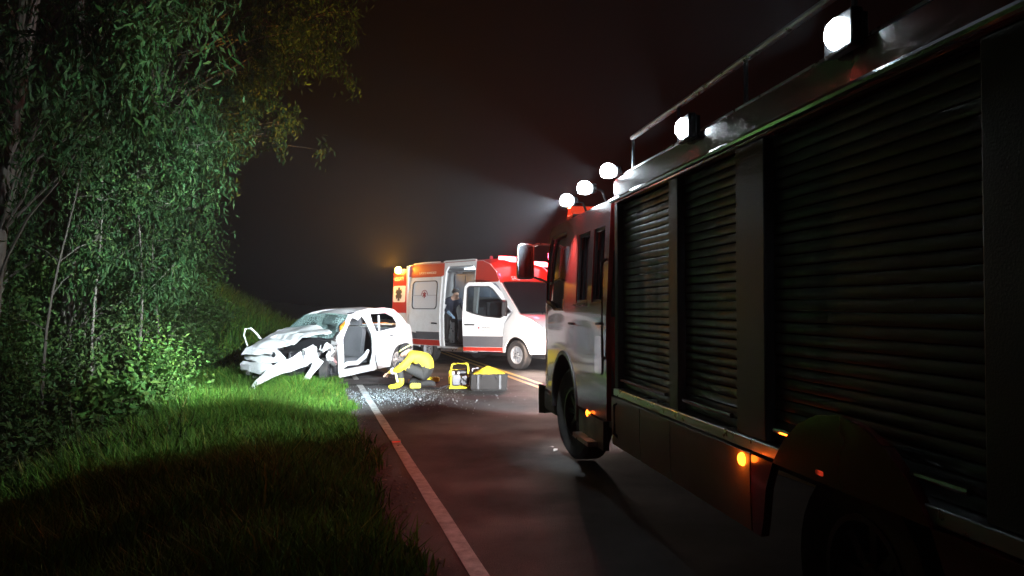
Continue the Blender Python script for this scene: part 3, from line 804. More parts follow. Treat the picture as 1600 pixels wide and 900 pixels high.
# windscreen, bonnet and nose
MB().panel([(0, -1), (1, -1), (1, 1), (0, 1)], lambda t, y: (.12 - .72 * t + .16 * (1 - y * y), y * (.93 - .06 * t), 1.37 + .76 * t + .01), .01, .2).build('windscreen', M_GLASS, amb)
for y in (-.35, .35):
    MB().tube([(.28, y, 1.35), (.16, y + .1, 1.48), (-.02, y + .42, 1.66)], .009, 5).build('wiper', M_BLACK, amb)
nose = [(.10, 1.365), (.35, 1.30), (.58, 1.21), (.80, 1.08), (.90, .95), (.97, .76), (1.0, .60), (.98, .42)]
cl = [0]
for i in range(1, len(nose)): cl.append(cl[-1] + math.dist(nose[i], nose[i - 1]))
def nosef(t, y, off=0.0):
    x = float(np.interp(t, cl, [p[0] for p in nose])); z = float(np.interp(t, cl, [p[1] for p in nose]))
    hw = ahw(min(x, .93), z)
    return (x + .16 * (1 - y * y) * (1 - .6 * (t < .1)) - .05 * abs(y) ** 6 * min(1, t / .4) + off, y * hw, z + off * .3)
iw = 5
MB().panel([(0, -1), (cl[4], -1), (cl[4], 1), (0, 1)], nosef, .03, .12).build('bonnet', M_WHITE, amb)
gl = [cl[4] + .01, cl[5] + .02]
MB().panel([(cl[4] + .004, -1), (cl[6], -1), (cl[6], 1), (cl[4] + .004, 1)], nosef, .03, .12, [[(gl[0], -.95), (gl[1], -.92), (gl[1], -.60), (gl[0], -.55)], [(gl[0], .95), (gl[0], .55), (gl[1], .60), (gl[1], .92)]]).build('nose_panel', M_WHITE, amb)
MB().panel([(cl[6] + .004, -1), (cl[7], -1), (cl[7], 1), (cl[6] + .004, 1)], lambda t, y: nosef(t, y, .03), .05, .12).build('front_bumper', M_BLACK, amb)
gr = MB().panel([(cl[4] + .03, -.48), (cl[5] + .05, -.52), (cl[5] + .05, .52), (cl[4] + .03, .48)], lambda t, y: nosef(t, y, .006), .006, .1).build('grille', M_BLACK, amb)
for k in range(3):
    t = cl[4] + .05 + k * .055
    MB().panel([(t, -.47), (t + .014, -.47), (t + .014, .47), (t, .47)], lambda t, y: nosef(t, y, .014), .012, .1).build('grille_bar', M_CHROME, gr)
HL = []
for sg in (-1, 1):
    q = [(gl[0], sg * .95), (gl[1], sg * .92), (gl[1], sg * .60), (gl[0], sg * .55)]
    h = MB().panel(q, lambda t, y: nosef(t, y, -.005), .02, .06).build('headlight', M_GLASSF, amb)
    c = Vector(nosef((gl[0] + gl[1]) / 2, sg * .78, .012))
    MB().lathe([(0, .075), (.012, .072), (.03, .03)], 18, Matrix.Translation(c) @ Matrix.Rotation(R(-90), 4, 'Z')).build('lit_bulb', M_LAMPH, h)
    HL.append(c)
    lamp('headlight_beam', 'SPOT', tuple(c + Vector((.07, 0, 0))), amb, 180, (1.0, .84, .76), .05, tuple(c + Vector((5, sg * .2 + .6, -.3))), 110, .6)
hw_ = MB().panel([(.52, .86), (.62, .66), (.90, .62), (.915, .86), (.80, 1.0)], aside(-1, .006), .02, .06).build('headlight', M_GLASSF, amb)
MB().lathe([(0, .10), (.014, .095), (.04, .05), (.048, .004)], 20, Matrix.Translation(Vector(aside(-1, .006)(.80, .72))) @ Matrix.Rotation(R(-150), 4, 'Z')).build('lit_bulb', M_LAMPH, hw_)
lamp('headlight_spill', 'POINT', tuple(Vector(aside(-1, .30)(.95, .72))), amb, 170, (1.0, .74, .60), .06)
# text on the front of the roof
text('roof_lettering', 'SRS', .17, M_TXTW, amb, lambda u, v: (-.80 + .11 - v * .42 + .0 + .06, -.55 + u, 2.36 + v * .75) if False else (-.66 + .14 * (1 - ((-.62 + u) / .95) ** 2) - v * .45 + .03, -.62 + u, 2.20 + v * .85))
# front door, standing open, hinged near the windscreen pillar
fd = bpy.data.objects.new('cab_door', None); C.objects.link(fd); fd.parent = amb
hx, hy = -.50, -.985
fd.location = (hx, hy, 0); fd.rotation_euler = (0, 0, R(35))
def dmap(off=0.0):
    return lambda x, z: (x - hx, -(ahw(x, z) + off) - hy, z)
d_out = [(-1.50, .42), (-1.53, 1.3), (-1.48, 2.03), (-1.38, 2.14), (-.80, 2.14), (-.68, 2.06), (-.08, 1.41), (-.32, 1.20), (-.43, .95), (-.48, .75), (-.48, .42)]
d_win = [(-1.43, 1.42), (-1.42, 2.00), (-1.36, 2.05), (-.85, 2.05), (-.74, 1.98), (-.26, 1.40), (-.55, 1.24), (-.95, 1.28), (-1.28, 1.36)]
MB().panel(d_out, dmap(.006), .06, .12, [d_win]).build('door_panel', M_WHITE, fd)
MB().panel(d_win, dmap(-.022), .006, .3).build('door_window', M_CLEAR, fd)
MB().panel(d_win, dmap(.009), .02, .1, [shrink(d_win, .035)]).build('window_seal', M_BLACK, fd)
MB().panel([(-.49, .53), (-1.505, .53), (-1.51, .80), (-.47, .80)], dmap(.010), .003, .14).build('grey_stripe', M_STRIPE_G, fd)
MB().panel([(-.49, .43), (-1.50, .43), (-1.503, .522), (-.49, .522)], dmap(.010), .003, .14).build('red_stripe', M_RED, fd)
MB().panel(rrect(-1.46, 1.065, -1.20, 1.10, .015), dmap(.05), .025, .1).build('handle', M_BLACK, fd)
text('door_lettering', 'HABIL', .085, M_TXTD, fd, lambda u, v: dmap(.0125)(-1.02 + u, .985 + v))
text('door_lettering', 'SAUDE MOVEL', .045, M_TXTR, fd, lambda u, v: dmap(.0125)(-1.02 + u, .925 + v))
for sgn in (1, -1):
    MB().prism([(-.03, -.008), (.03, -.008), (.03, .008), (-.03, .008)], lambda u, v: dmap(.0115)(-1.10 + u * .7 - sgn * v * .7, 1.01 + sgn * u * .7 + v * .7), lambda u, v: dmap(.0135)(-1.10 + u * .7 - sgn * v * .7, 1.01 + sgn * u * .7 + v * .7)).build('door_emblem', M_TXTR, fd)
mr = MB().panel(rrect(-.10, 1.30, .10, 1.68, .05), lambda u, z: (.16, -.20 + u * .9, z), .10, .1).build('mirror', M_BLACK, fd, bevel=.02)
MB().tube([(.05, -.0, 1.40), (.12, -.14, 1.44)], .025, 6).build('mirror_arm', M_BLACK, mr)
# sliding door, pushed back
sd = bpy.data.objects.new('sliding_door', None); C.objects.link(sd); sd.parent = amb
def smap(off=0.0): return aside(-1, .055 + off)
s_out = [(-3.02, .46), (-3.04, 1.3), (-3.00, 2.35), (-4.44, 2.35), (-4.50, 1.3), (-4.48, .84), (-4.14, .80)] + [p for p in arc(-3.66, .36, .47, 60, 120, 5)][::-1][:0] + [(-4.12, .46)]
s_win = rrect(-4.36, 1.46, -3.16, 2.25, .12)
MB().panel(s_out, smap(), .05, .14, [s_win]).build('door_panel', M_WHITE, sd)
w = MB().panel(shrink(s_win, .01), smap(-.01), .008, .3).build('door_window', M_GLASSF, sd)
MB().panel(s_win, smap(.006), .02, .1, [shrink(s_win, .035)]).build('window_seal', M_BLACK, sd)
MB().panel([(-4.33, 1.835), (-3.93, 1.835), (-3.93, 1.855), (-4.33, 1.855)], smap(.0), .006, .2).build('window_rail', M_PLATE, sd)
MB().panel([(-3.60, 1.835), (-3.19, 1.835), (-3.19, 1.855), (-3.60, 1.855)], smap(.0), .006, .2).build('window_rail', M_PLATE, sd)
def star(cx, cz, rr, f0, f1, m, par, name='star_of_life', wd=.30):
    for k in range(3):
        a = math.pi * k / 3 + math.pi / 2
        ca, sa = math.cos(a), math.sin(a)
        poly = [(-rr, -rr * wd), (rr, -rr * wd), (rr, rr * wd), (-rr, rr * wd)]
        MB().prism([(cx + u * ca - v * sa, cz + u * sa + v * ca) for u, v in poly], lambda u, v: f0(u, v, k), lambda u, v: f1(u, v, k)).build(name, m, par)
star(-3.76, 1.86, .09, lambda u, v, k: smap(.002 + .0015 * k)(u, v), lambda u, v, k: smap(.006 + .0015 * k)(u, v), M_TXTR, sd, 'window_emblem', .2)
ar = arc(-3.76, 1.84, .155, 0, 180, 16)
MB().prism(ar + [(p[0] * .9 - 3.76 * .1, 1.84 + (p[1] - 1.84) * .9) for p in reversed(ar)], lambda u, v: smap(.0)(u, v), lambda u, v: smap(.005)(u, v)).build('window_emblem', M_TXTR, sd)
MB().panel(rrect(-3.36, 1.06, -3.12, 1.10, .015), smap(.04), .025, .1).build('handle', M_BLACK, sd)
MB().panel([(-3.02, .63), (-4.13, .63), (-4.13, .84), (-3.03, .84)], smap(.004), .003, .14).build('grey_stripe', M_STRIPE_G, sd)
MB().panel([(-3.02, .47), (-4.12, .47), (-4.13, .622), (-3.02, .622)], smap(.004), .003, .14).build('red_stripe', M_RED, sd)
MB().panel([(-3.02, 2.353), (-4.43, 2.353), (-4.40, 2.385), (-3.02, 2.385)], smap(.002), .04, .14).build('slide_rail_cover', M_RED, sd)
text('band_lettering', 'SUPORTE AVANCADO', .085, M_TXTW, amb, lambda u, v: aside(-1, .006)(-4.15 + u * .95, 2.44 + v))
# rear right door, swung open straight back
rdr = bpy.data.objects.new('rear_door', None); C.objects.link(rdr); rdr.parent = amb
rdr.location = (-4.72, -.93, 0); rdr.rotation_euler = (0, 0, R(-6))
MB().panel([(-.02, .5), (-.92, .5), (-.92, 2.55), (-.86, 2.62), (-.02, 2.62)], lambda u, z: (u, -.03 + .08 * max(0, (z - 1.15) / 1.6) ** 1.6, z), .05, .2).build('door_panel', M_WHITE, rdr)
def rmap(o): return lambda u, z: (u, -.03 - o + .08 * max(0, (z - 1.15) / 1.6) ** 1.6, z)
MB().panel([(-.03, 1.35), (-.91, 1.35), (-.91, 2.54), (-.86, 2.61), (-.03, 2.61)], rmap(.004), .003, .2).build('red_band', M_RED, rdr)
MB().panel([(-.03, .62), (-.91, .62), (-.91, .84), (-.03, .84)], rmap(.004), .003, .2).build('grey_stripe', M_STRIPE_G, rdr)
MB().panel(rrect(-.88, 1.66, -.12, 2.14, .05), rmap(.007), .003, .2).build('emblem_square', M_TXTW, rdr)
star(-.52, 1.90, .20, lambda u, v, k: rmap(.0085 + .0015 * k)(u, v), lambda u, v, k: rmap(.0115 + .0015 * k)(u, v), M_TXTD, rdr)
MB().prism([(-.26, 1.80), (-.14, 1.80), (-.14, 2.0), (-.26, 2.0)], lambda u, v: rmap(.0085)(u, v), lambda u, v: rmap(.011)(u, v)).build('emblem_mark', M_RED, rdr) if False else None
text('door_lettering', 'RESGATE', .14, M_TXTW, rdr, lambda u, v: rmap(.0065)(-.86 + u * 1.05, 2.30 + v))
bcn = MB().lathe([(-.05, .10), (.0, .11), (.06, .09), (.09, .04)], 18, Matrix.Translation((-.55, -.02, 2.60)) @ Matrix.Rotation(R(180), 4, 'Z')).build('amber_beacon', M_LAMPA, rdr)
lamp('amber_beacon_light', 'SPOT', (-.62, -.16, 2.70), rdr, 6000, (1.0, .40, .025), .05, (-1.7, .1, 4.2), 150, .6)
lamp('amber_beacon_spill', 'POINT', (-.60, -.34, 2.74), rdr, 150, (1.0, .42, .03), .08)
# rear frame and closed left rear door
MB().bx(-4.72, -4.64, -.97, -.88, .45, 2.70).bx(-4.72, -4.64, .88, .97, .45, 2.70).bx(-4.72, -4.64, -.87, .87, 2.62, 2.72).bx(-4.72, -4.60, -.87, .87, .42, .55).build('rear_frame', M_WHITE, amb)
MB().bx(-4.74, -4.69, .0, .87, .56, 2.61).build('rear_door', M_WHITE, amb)
MB().bx(-4.85, -4.72, -.95, .95, .38, .52).build('rear_bumper', M_BLACK, amb, bevel=.02)
for sg in (-1, 1): MB().bx(-4.735, -4.70, sg * .93 - .035, sg * .93 + .035, 1.0, 1.5).build('tail_lamp', M_REDL, amb)
# sill step, chassis, inner arches
MB().bx(-3.0, -1.6, -1.02, -.86, .34, .42).build('side_step', M_ALU, amb, bevel=.01)
MB().bx(-4.6, .8, -.80, .80, .30, .46).build('chassis', M_BLACK, amb)
MB().panel([(-1.55, .40), (-.50, .40), (-.50, .46), (-1.55, .46)], aside(-1, .02), .08, .2).build('sill', M_RED, amb)
# interior
MB().bx(-4.6, -.4, -.90, .90, .46, .52).build('cargo_floor', M_BLACK, amb)
MB().bx(-1.60, -1.55, -.1, .92, .52, 2.6).build('cab_partition', M_INT, amb)
MB().bx(-4.5, -1.62, .66, .90, .52, 1.15).build('bench', M_INTB, amb, bevel=.02)
cb = MB().bx(-4.5, -1.62, .60, .90, 1.75, 2.5).build('wall_cabinet', M_INT, amb, bevel=.015)
for k in range(5): MB().bx(-4.45 + k * .56, -3.95 + k * .56, .575, .597, 1.8, 2.45).build('cabinet_door', M_INTB, cb, bevel=.008)
MB().bx(-4.5, -1.62, .90, .93, .52, 2.6).build('inner_wall', M_INT, amb)
MB().bx(-4.5, -1.62, -.86, .86, 2.60, 2.64).build('ceiling_lining', M_INT, amb)
MB().bx(-3.1, -1.8, -.12, .02, 2.575, 2.598).build('ceiling_light', M_LAMPI, amb)
lamp('ceiling_light_glow', 'POINT', (-2.4, -.25, 2.45), amb, 26, (.85, .93, 1.0), .1)
MB().tube([(-4.3, -.45, 2.5), (-1.8, -.45, 2.5)], .018, 8).build('grab_rail', M_CHROME, amb)
sg_ = bpy.data.objects.new('stretcher', None); C.objects.link(sg_); sg_.parent = amb; sg_.location = (-3.1, .1, .52)
MB().bx(-1.2, .9, -.28, .28, .38, .48).build('mattress', M_INTB, sg_, bevel=.03)
MB().tube([(-1.2, -.3, .36), (.9, -.3, .36)], .02, 6).tube([(-1.2, .3, .36), (.9, .3, .36)], .02, 6).tube([(-1, -.3, .36), (.4, -.3, .0)], .018, 6).tube([(.6, -.3, .36), (-.6, -.3, .0)], .018, 6).build('frame', M_ALU, sg_)
MB().bx(-2.62, -2.10, -.72, -.52, .52, 1.16).build('kit_locker', M_BLACK, amb, bevel=.015)
MB().bx(-2.86, -2.80, -.80, -.70, .55, 1.1).build('locker_edge_strip', M_ALU, amb)
for y in (-.45, .45):
    MB().bx(-1.50, -.95, y - .25, y + .25, .70, .95).bx(-1.52, -1.38, y - .24, y + .24, .95, 1.65).build('cab_seat', M_SEAT, amb, bevel=.05)
MB().bx(-.35, .10, -.88, .88, .95, 1.30).build('dashboard', M_BLACK, amb, bevel=.06)
# front red beacons, roof corners
for sg in (-1, 1):
    b = MB().panel([(-.98, -.30), (-.62, -.16), (-.62, .10), (-.98, .20)], lambda x, y: (x + .10, sg * (.58 + y), 2.60 - .30 * max(0, (x + .85)) + .12), .09, .1).build('red_beacon', M_LAMPR, amb, bevel=.02)
lamp('red_beacon_light', 'POINT', (-.55, -.62, 2.85), amb, 150, (1.0, .03, .07), .08)
lamp('red_beacon_beam', 'SPOT', (-.55, -.62, 2.86), amb, 550, (1.0, .03, .06), .05, (1.0, -.9, 4.6), 110, .7)
lamp('red_beacon_light', 'POINT', (-.55, .62, 2.85), amb, 80, (1.0, .03, .07), .08)
MB().lathe([(0, .05), (.10, .045), (.12, .02)], 12, Matrix.Translation((-2.2, .1, 2.80)) @ Matrix.Rotation(R(90), 4, 'X')).build('roof_vent', M_WHITE, amb)
for x, y, f in ((0, -.87, -1), (0, .87, 1), (-3.66, -.87, -1), (-3.66, .87, 1)):
    make_wheel('wheel', amb, (x, y, .36), .36, .22, f, M_PLATE, 9, .60)

# ------------------------------------------------------------------ fire truck
TF = Vector((-.155, 1, 0)).normalized()
trk = empty('fire_truck', (.375, 9.0, 0), math.atan2(TF.y, TF.x), 'dark red fire engine with aluminium roller shutters and lit floodlamps along its side', 'fire engine')
WD = 2.3
def tx(d): return (d - 9.0) / .988
# cab left side
c_out = [(-.02, .62), (-.03, .95), (.02, 1.30), (-.05, 1.75), (-.20, 2.20), (-.32, 2.36), (-.45, 2.42), (-2.80, 2.42), (-2.80, .62), (-1.80, .62)] + arc(-1.22, .52, .56, 12, 168, 12)[::-1] + [(-.62, .62)]
cw1 = [(-.13, 1.60), (-.30, 2.14), (-.44, 2.31), (-1.20, 2.31), (-1.20, 1.50), (-.75, 1.50), (-.50, 1.56)]
cw2 = [(-1.72, 1.58), (-1.72, 2.22), (-2.16, 2.22), (-2.16, 1.58)]
cw3 = [(-2.30, 1.58), (-2.30, 2.22), (-2.66, 2.22), (-2.66, 1.58)]
def tside(off=0.0): return lambda x, z: (x, off - .05 * max(0, z - 1.5) - .10 * max(0, (x + .35) / .35) ** 2, z)
def tsideR(off=0.0): return lambda x, z: (x, -WD - off + .05 * max(0, z - 1.5) + .10 * max(0, (x + .35) / .35) ** 2, z)
MB().panel(c_out, tside(), .04, .12, [cw1, cw2, cw3]).build('cab_side', M_TRED, trk)
MB().panel(c_out, tsideR(), .04, .2, [cw1, cw2]).build('cab_side', M_TRED, trk)
for w in (cw1, cw2, cw3):
    MB().panel(w, tside(-.018), .008, .3).build('cab_window', M_GLASS, trk)
    MB().panel(w, tside(.006), .02, .1, [shrink(w, .03)]).build('window_seal', M_BLACK, trk)
for w in (cw1, cw2): MB().panel(w, tsideR(-.018), .008, .3).build('cab_window', M_GLASS, trk)
# livery sweep: red, yellow, white sheets on the door
def lsheet(poly, m, name, off=.004): return MB().panel(poly, tside(off), .003, .1).build(name, m, trk)
M_LRED = mat('bright_red_livery', (0.55, 0.03, 0.03), 0.3, coat=0.5, var=0.08)
lsheet([(-1.23, 2.37), (-1.68, 2.37), (-1.68, 1.622), (-.99, 1.622), (-.99, 1.50), (-1.23, 1.50)][:4] + [(-1.0, 1.622), (-1.0, 1.49), (-1.23, 1.49)], M_LRED, 'red_livery')
lsheet([(-.40, 1.33), (-1.66, 1.33), (-1.66, 1.612), (-1.01, 1.612), (-1.01, 1.485), (-.40, 1.485)], M_YEL, 'yellow_livery')
lsheet([(-.30, 1.20), (-1.0, 1.10), (-1.66, 1.10), (-1.66, 1.32), (-.45, 1.32)], M_TXTW, 'white_livery')
# door seams, handles, hinges
for x0, x1 in ((-.14, -1.69), (-1.70, -2.72)):
    o = rrect(x1, 1.06, x0 if x0 < -1 else -.30, 2.30, .05)
    MB().panel(o, tside(.008), .006, .2, [shrink(o, .012)]).build('door_seam', M_BLACK, trk)
MB().tube([(-1.50, .03, 1.38), (-1.50, .05, 1.38), (-1.64, .05, 1.38), (-1.64, .03, 1.38)], .012, 6).build('door_handle', M_CHROME, trk)
MB().tube([(-2.52, .03, 1.40), (-2.52, .05, 1.40), (-2.66, .05, 1.40), (-2.66, .03, 1.40)], .012, 6).build('door_handle', M_CHROME, trk)
MB().tube([(-1.71, .03, 1.56), (-1.75, .06, 1.56), (-2.12, .06, 1.56), (-2.16, .03, 1.56)], .012, 6).build('grab_handle', M_CHROME, trk)
MB().tube([(-2.74, .02, 1.1), (-2.74, .06, 1.14), (-2.74, .06, 1.9), (-2.74, .02, 1.94)], .014, 6).build('grab_handle', M_CHROME, trk)
MB().panel(rrect(-2.68, .98, -2.46, 1.3, .04), tside(.02), .03, .1).build('vent_panel', M_CHROME, trk)
MB().panel(rrect(-2.40, .72, -1.78, 1.02, .04), tside(.012), .02, .1).build('step_panel', M_CHROME, trk)
# front, roof, back of cab
fpro = [(-.02, .62), (-.03, .95), (.02, 1.30), (-.05, 1.75), (-.20, 2.20), (-.32, 2.36), (-.45, 2.42)]
def cfront(z, y):
    x = float(np.interp(z, [p[1] for p in fpro], [p[0] for p in fpro]))
    return (x + .07 * (1 - y ** 4), -WD / 2 + y * (WD / 2 - .10 - .05 * max(0, z - 1.5)), z)
MB().panel([(.62, -1), (2.42, -1), (2.42, 1), (.62, 1)], cfront, .03, .2, [[(1.42, -.92), (2.20, -.90), (2.20, .90), (1.42, .92)]]).build('cab_front', M_TRED, trk)
MB().panel([(1.42, -.92), (2.20, -.90), (2.20, .90), (1.42, .92)], lambda z, y: tuple(Vector(cfront(z, y)) - Vector((.02, 0, 0))), .01, .25).build('windscreen', M_GLASS, trk)
MB().panel([(-.46, -1), (-2.80, -1), (-2.80, 1), (-.46, 1)], lambda x, y: (x, -WD / 2 + y * (WD / 2 - .046), 2.42 + .05 * (1 - y ** 4)), .03, .3).build('cab_roof', M_TRED, trk)
MB().bx(-2.84, -2.80, -WD + .04, -.04, .6, 2.42).build('cab_back', M_TRED, trk)
MB().panel([(.30, -1), (.62, -1), (.62, 1), (.30, 1)], lambda z, y: (.14 - .16 * abs(y) ** 5, -WD / 2 + y * (WD / 2 - .01), z), .12, .2).build('front_bumper', M_BLACK, trk)
MB().bx(-.60, .02, -.14, .0, .34, .60).build('bumper_corner', M_BLACK, trk, bevel=.05)
for y in (-.35, -WD + .35): MB().panel(rrect(-.16, .66, .16, .86, .05), lambda u, z: (.075, y + u, z), .05, .1).build('headlight', M_LAMPH, trk)
for y in (-.35, -WD + .35): lamp('headlight_beam', 'SPOT', (.16, y, .76), trk, 3300, (.92, .96, 1.0), .06, (8, y * .8 + .35, 1.45), 58, .6)
MB().bx(.02, .045, -.06, .01, .52, .58).build('corner_marker', M_LAMPM, trk)
MB().bx(-2.75, -.3, -2.1, -.2, .45, .62).bx(-7.8, -2.7, -1.6, -.7, .5, .72).build('chassis', M_BLACK, trk)
MB().panel([(-1.86, .36), (-2.70, .36), (-2.70, .60), (-1.86, .60)], tside(-.01), .05, .2).build('lower_step', M_DARK, trk)
MB().bx(-2.5, -1.95, -.02, .12, .36, .40).build('step_tread', M_ALU, trk)
arch = MB(); pr = arc(-1.22, .52, .58, -5, 185, 16)
arch.prism(pr + [(-1.22 + (p[0] + 1.22) * .93, .52 + (p[1] - .52) * .93) for p in reversed(pr)], lambda u, v: (u, .05, v), lambda u, v: (u, -.35, v))
arch.build('wheel_arch', M_BLACK, trk)
# mirror and bracket
mo = MB().panel(rrect(-.10, 1.86, .10, 2.28, .05), lambda u, z: (.06, .22 + u, z), .09, .12).build('wing_mirror', M_BLACK, trk, bevel=.015)
MB().panel(rrect(-.085, 1.88, .085, 2.26, .04), lambda u, z: (-.036, .22 + u, z), .004, .12).build('mirror_glass', M_GLASS, mo)
MB().tube([(-.30, -.06, 2.24), (-.05, .08, 2.27), (.02, .14, 2.25)], .014, 6).build('mirror_bracket', M_ALU, mo)
MB().tube([(-.24, -.05, 1.80), (.0, .1, 1.88), (.02, .16, 1.90)], .014, 6).build('mirror_bracket', M_ALU, mo)
# wheels
make_wheel('front_wheel', trk, (-1.22, -.17, .47), .47, .26, 1, M_DARK, 8, .55, turn=R(9))
make_wheel('front_wheel', trk, (-1.22, -WD + .17, .47), .47, .26, -1, M_DARK, 8, .55, turn=R(9))
make_wheel('rear_wheel', trk, (-6.05, -.20, .47), .47, .30, 1, M_DARK, 8, .55)
make_wheel('rear_wheel', trk, (-6.05, -WD + .20, .47), .47, .30, -1, M_DARK, 8, .55)
# equipment body
BX0, BX1 = -8.0, -2.90
MB().bx(BX0 + .05, BX1, -WD + .06, -.09, .80, 2.56).build('body_core', M_TRED, trk)
bayx = [(-2.98, -4.12), (-4.27, -5.10), (-5.40, -6.78), (-6.95, -7.9)]
posts = [(-2.90, -2.985), (-4.115, -4.275), (-5.095, -5.405), (-6.775, -6.955), (-7.895, -8.0)]
for a, b in posts:
    MB().bx(b, a, -.085, 0, .90, 2.36).build('shutter_post', M_BLACK, trk, bevel=.008)
MB().bx(BX0, BX1, -.088, .006, 2.362, 2.56).build('upper_fascia', M_TRED, trk, bevel=.012)
MB().tube([(BX0, .03, 2.385), (BX1, .03, 2.385)], .018, 8).build('gutter_rail', M_CHROME, trk)
MB().bx(BX0, BX1, -.088, .012, .84, .898).build('lower_rail', M_ALU, trk, bevel=.006)
MB().bx(BX0, BX1, -WD, -.05, 2.563, 2.60).build('body_roof', M_ALU, trk)
slat = None
for (a, b) in bayx[:4]:
    sh = bpy.data.objects.new('roller_shutter', None); C.objects.link(sh); sh.parent = trk
    sh.location = (0, -.055, .905)
    n = 28; hgt = (2.355 - .905) / n
    base = None
    for k in range(n):
        if base is None:
            prof = [(0, .002), (.0035, .006), (.0045, hgt * .5), (.0035, hgt - .006), (0, hgt - .002), (-.008, hgt - .002), (-.008, .002)]
            base = MB().prism(prof, lambda y, z: (a - .005, y, z), lambda y, z: (b + .005, y, z)).build('slat', M_SLAT, sh, smooth=50)
            o = base
        else:
            o = base.copy(); C.objects.link(o); o.parent = sh
        o.location = (0, 0, k * hgt)
    MB().tube([(a - .08, .045, .07), (b + .08, .045, .07)], .014, 8).build('lift_bar', M_CHROME, sh)
# lower skirt panels with wheel arch
sk = [(-2.90, .83), (-2.90, .46), (-5.38, .46)] + arc(-6.05, .50, .62, 5, 175, 12) + [(-6.72, .46), (-8.0, .46), (-8.0, .83)]
for lo, hi in ((-2.905, -3.60), (-3.615, -4.20), (-4.215, -5.30)):
    MB().panel([(lo, .832), (lo, .46), (hi, .46), (hi, .832)], lambda x, z: (x, -.01 - .05 * max(0, .6 - z), z), .04, .2).build('skirt_panel', M_SKIRT, trk)
MB().panel([(-5.315, .832), (-5.315, .46), (-5.40, .46)] + arc(-6.05, .50, .62, 5, 175, 12) + [(-6.70, .46), (-8.0, .46), (-8.0, .832)], lambda x, z: (x, -.01 - .05 * max(0, .6 - z), z), .04, .2).build('skirt_panel', M_TRED, trk)
MB().tube([(-3.05, .01, .80), (-3.05, .05, .78), (-3.05, .05, .56), (-3.05, .01, .52)], .012, 6).build('skirt_latch', M_BLACK, trk)
# rear and far side
MB().bx(BX0, BX0 + .05, -WD + .06, -.09, .5, 2.56).build('body_back', M_ALU, trk)
# roof rail
rl = MB(); rl.tube([(BX0, -.12, 2.88), (-3.0, -.12, 2.88)], .02, 8); rl.tube([(BX0, -WD + .12, 2.88), (-3.0, -WD + .12, 2.88)], .02, 8)
rl.build('roof_rail', M_ALU, trk)
for k in range(6):
    x = -3.02 - k * .98
    MB().tube([(x, -.12, 2.60), (x, -.12, 2.88)], .014, 6).build('rail_post', M_ALU, trk)
# side floodlamps
FLP = 1000
def flood(name, x, z, y, aim, power, tilt, half, globe=False, blend=.22):
    fl = bpy.data.objects.new(name, None); C.objects.link(fl); fl.parent = trk
    fl.location = (x, y, z)
    fl.rotation_euler = (0, 0, aim)       # local +x is the beam
    if globe:
        inb = Matrix.Rotation(-aim, 4, 'Z')
        MB().lathe([(-.10, .045), (-.066, .042), (-.06, .03)], 16, inb).build('lamp_base', M_BLACK, fl)
        MB().lathe([(-.05, .03), (-.04, .055), (.0, .068), (.04, .055), (.06, .03), (.066, .003)], 18, Matrix.Rotation(R(90), 4, 'X')).build('lit_lens', M_LAMPC, fl)
        MB().tube([inb @ Vector((0, -.09, 0)), inb @ Vector((0, -.16, -.02)), inb @ Vector((0, -.20, -.12))], .012, 6).build('lamp_bracket', M_BLACK, fl)
        st = .075
    else:
        MB().bx(-.05, 0, -.10, .10, -.075, .075).build('lamp_housing', M_BLACK, fl, bevel=.012)
        for k in range(5): MB().bx(-.075, -.051, -.08 + k * .04 - .005, -.08 + k * .04 + .005, -.06, .06).build('heat_fin', M_BLACK, fl)
        MB().lathe([(0, .062), (.012, .058), (.03, .04), (.036, .003)], 20, Matrix.Translation((.001, 0, .0)) @ Matrix.Rotation(R(-90), 4, 'Z')).build('lit_lens', M_LAMPW, fl)
        st = .045
    lamp('flood_light', 'SPOT', (st, 0, 0.0), fl, power, (.80, .93, 1.0), .03, (2, 0, math.tan(R(tilt)) * 2), 2 * half, blend)
    return fl
for d, a, pw in ((2.95, 90, .10), (4.53, 90, .10)):
    flood('side_floodlamp', tx(d), 2.60, .06, R(a), FLP * pw, 18, 48)
flood('corner_floodlamp', tx(6.10), 2.62, .06, R(46), FLP * 1.1, 0, 38, True, .35)
flood('cab_floodlamp', tx(7.30), 2.55, .12, R(27), FLP * 13.0, -5, 26, True, .5)
flood('cab_floodlamp', tx(6.66), 2.57, .11, R(44), FLP * .8, 0, 30, True, .5)
lamp('cab_floodlamp_spill', 'SPOT', (tx(7.38), .19, 2.47), trk, 260, (.85, .94, 1.0), .03, (tx(7.58), -.04, 1.5), 50, .9)
# cab light bar and beacons
lb = MB().bx(-1.05, -.75, -1.9, -.10, 2.475, 2.51).build('light_bar', M_BLACK, trk, bevel=.008)
for y0, y1 in ((-1.9, -1.5), (-.50, -.10)):
    MB().prism([(-1.03, 2.511), (-.77, 2.511), (-.82, 2.60), (-.98, 2.60)], lambda x, z: (x, y0, z), lambda x, z: (x, y1, z)).build('beacon_lens', M_REDL, lb, bevel=.01)
lamp('beacon_glow', 'POINT', (-.62, -.1, 2.68), trk, 140, (1.0, .05, .02), .05)
# orange side markers
for d, z in ((3.84, .79), (6.85, .60)):
    mk = MB().lathe([(-.01, .036), (.002, .034), (.014, .028), (.022, .012)], 16, Matrix.Translation((tx(d), .03, z))).build('side_marker', M_LAMPM, trk)
    lamp('side_marker_glow', 'POINT', (tx(d), .09, z), trk, .3 if d < 5 else .1, (1.0, .12, .008), .02)
MB().panel(rrect(-.03, -.01, .03, .01, .008), lambda u, v: (tx(3.15), .035, .868 + v) if False else (tx(3.15) + u, .02, .87 + v), .01, .03).build('side_reflector', M_REDL, trk)
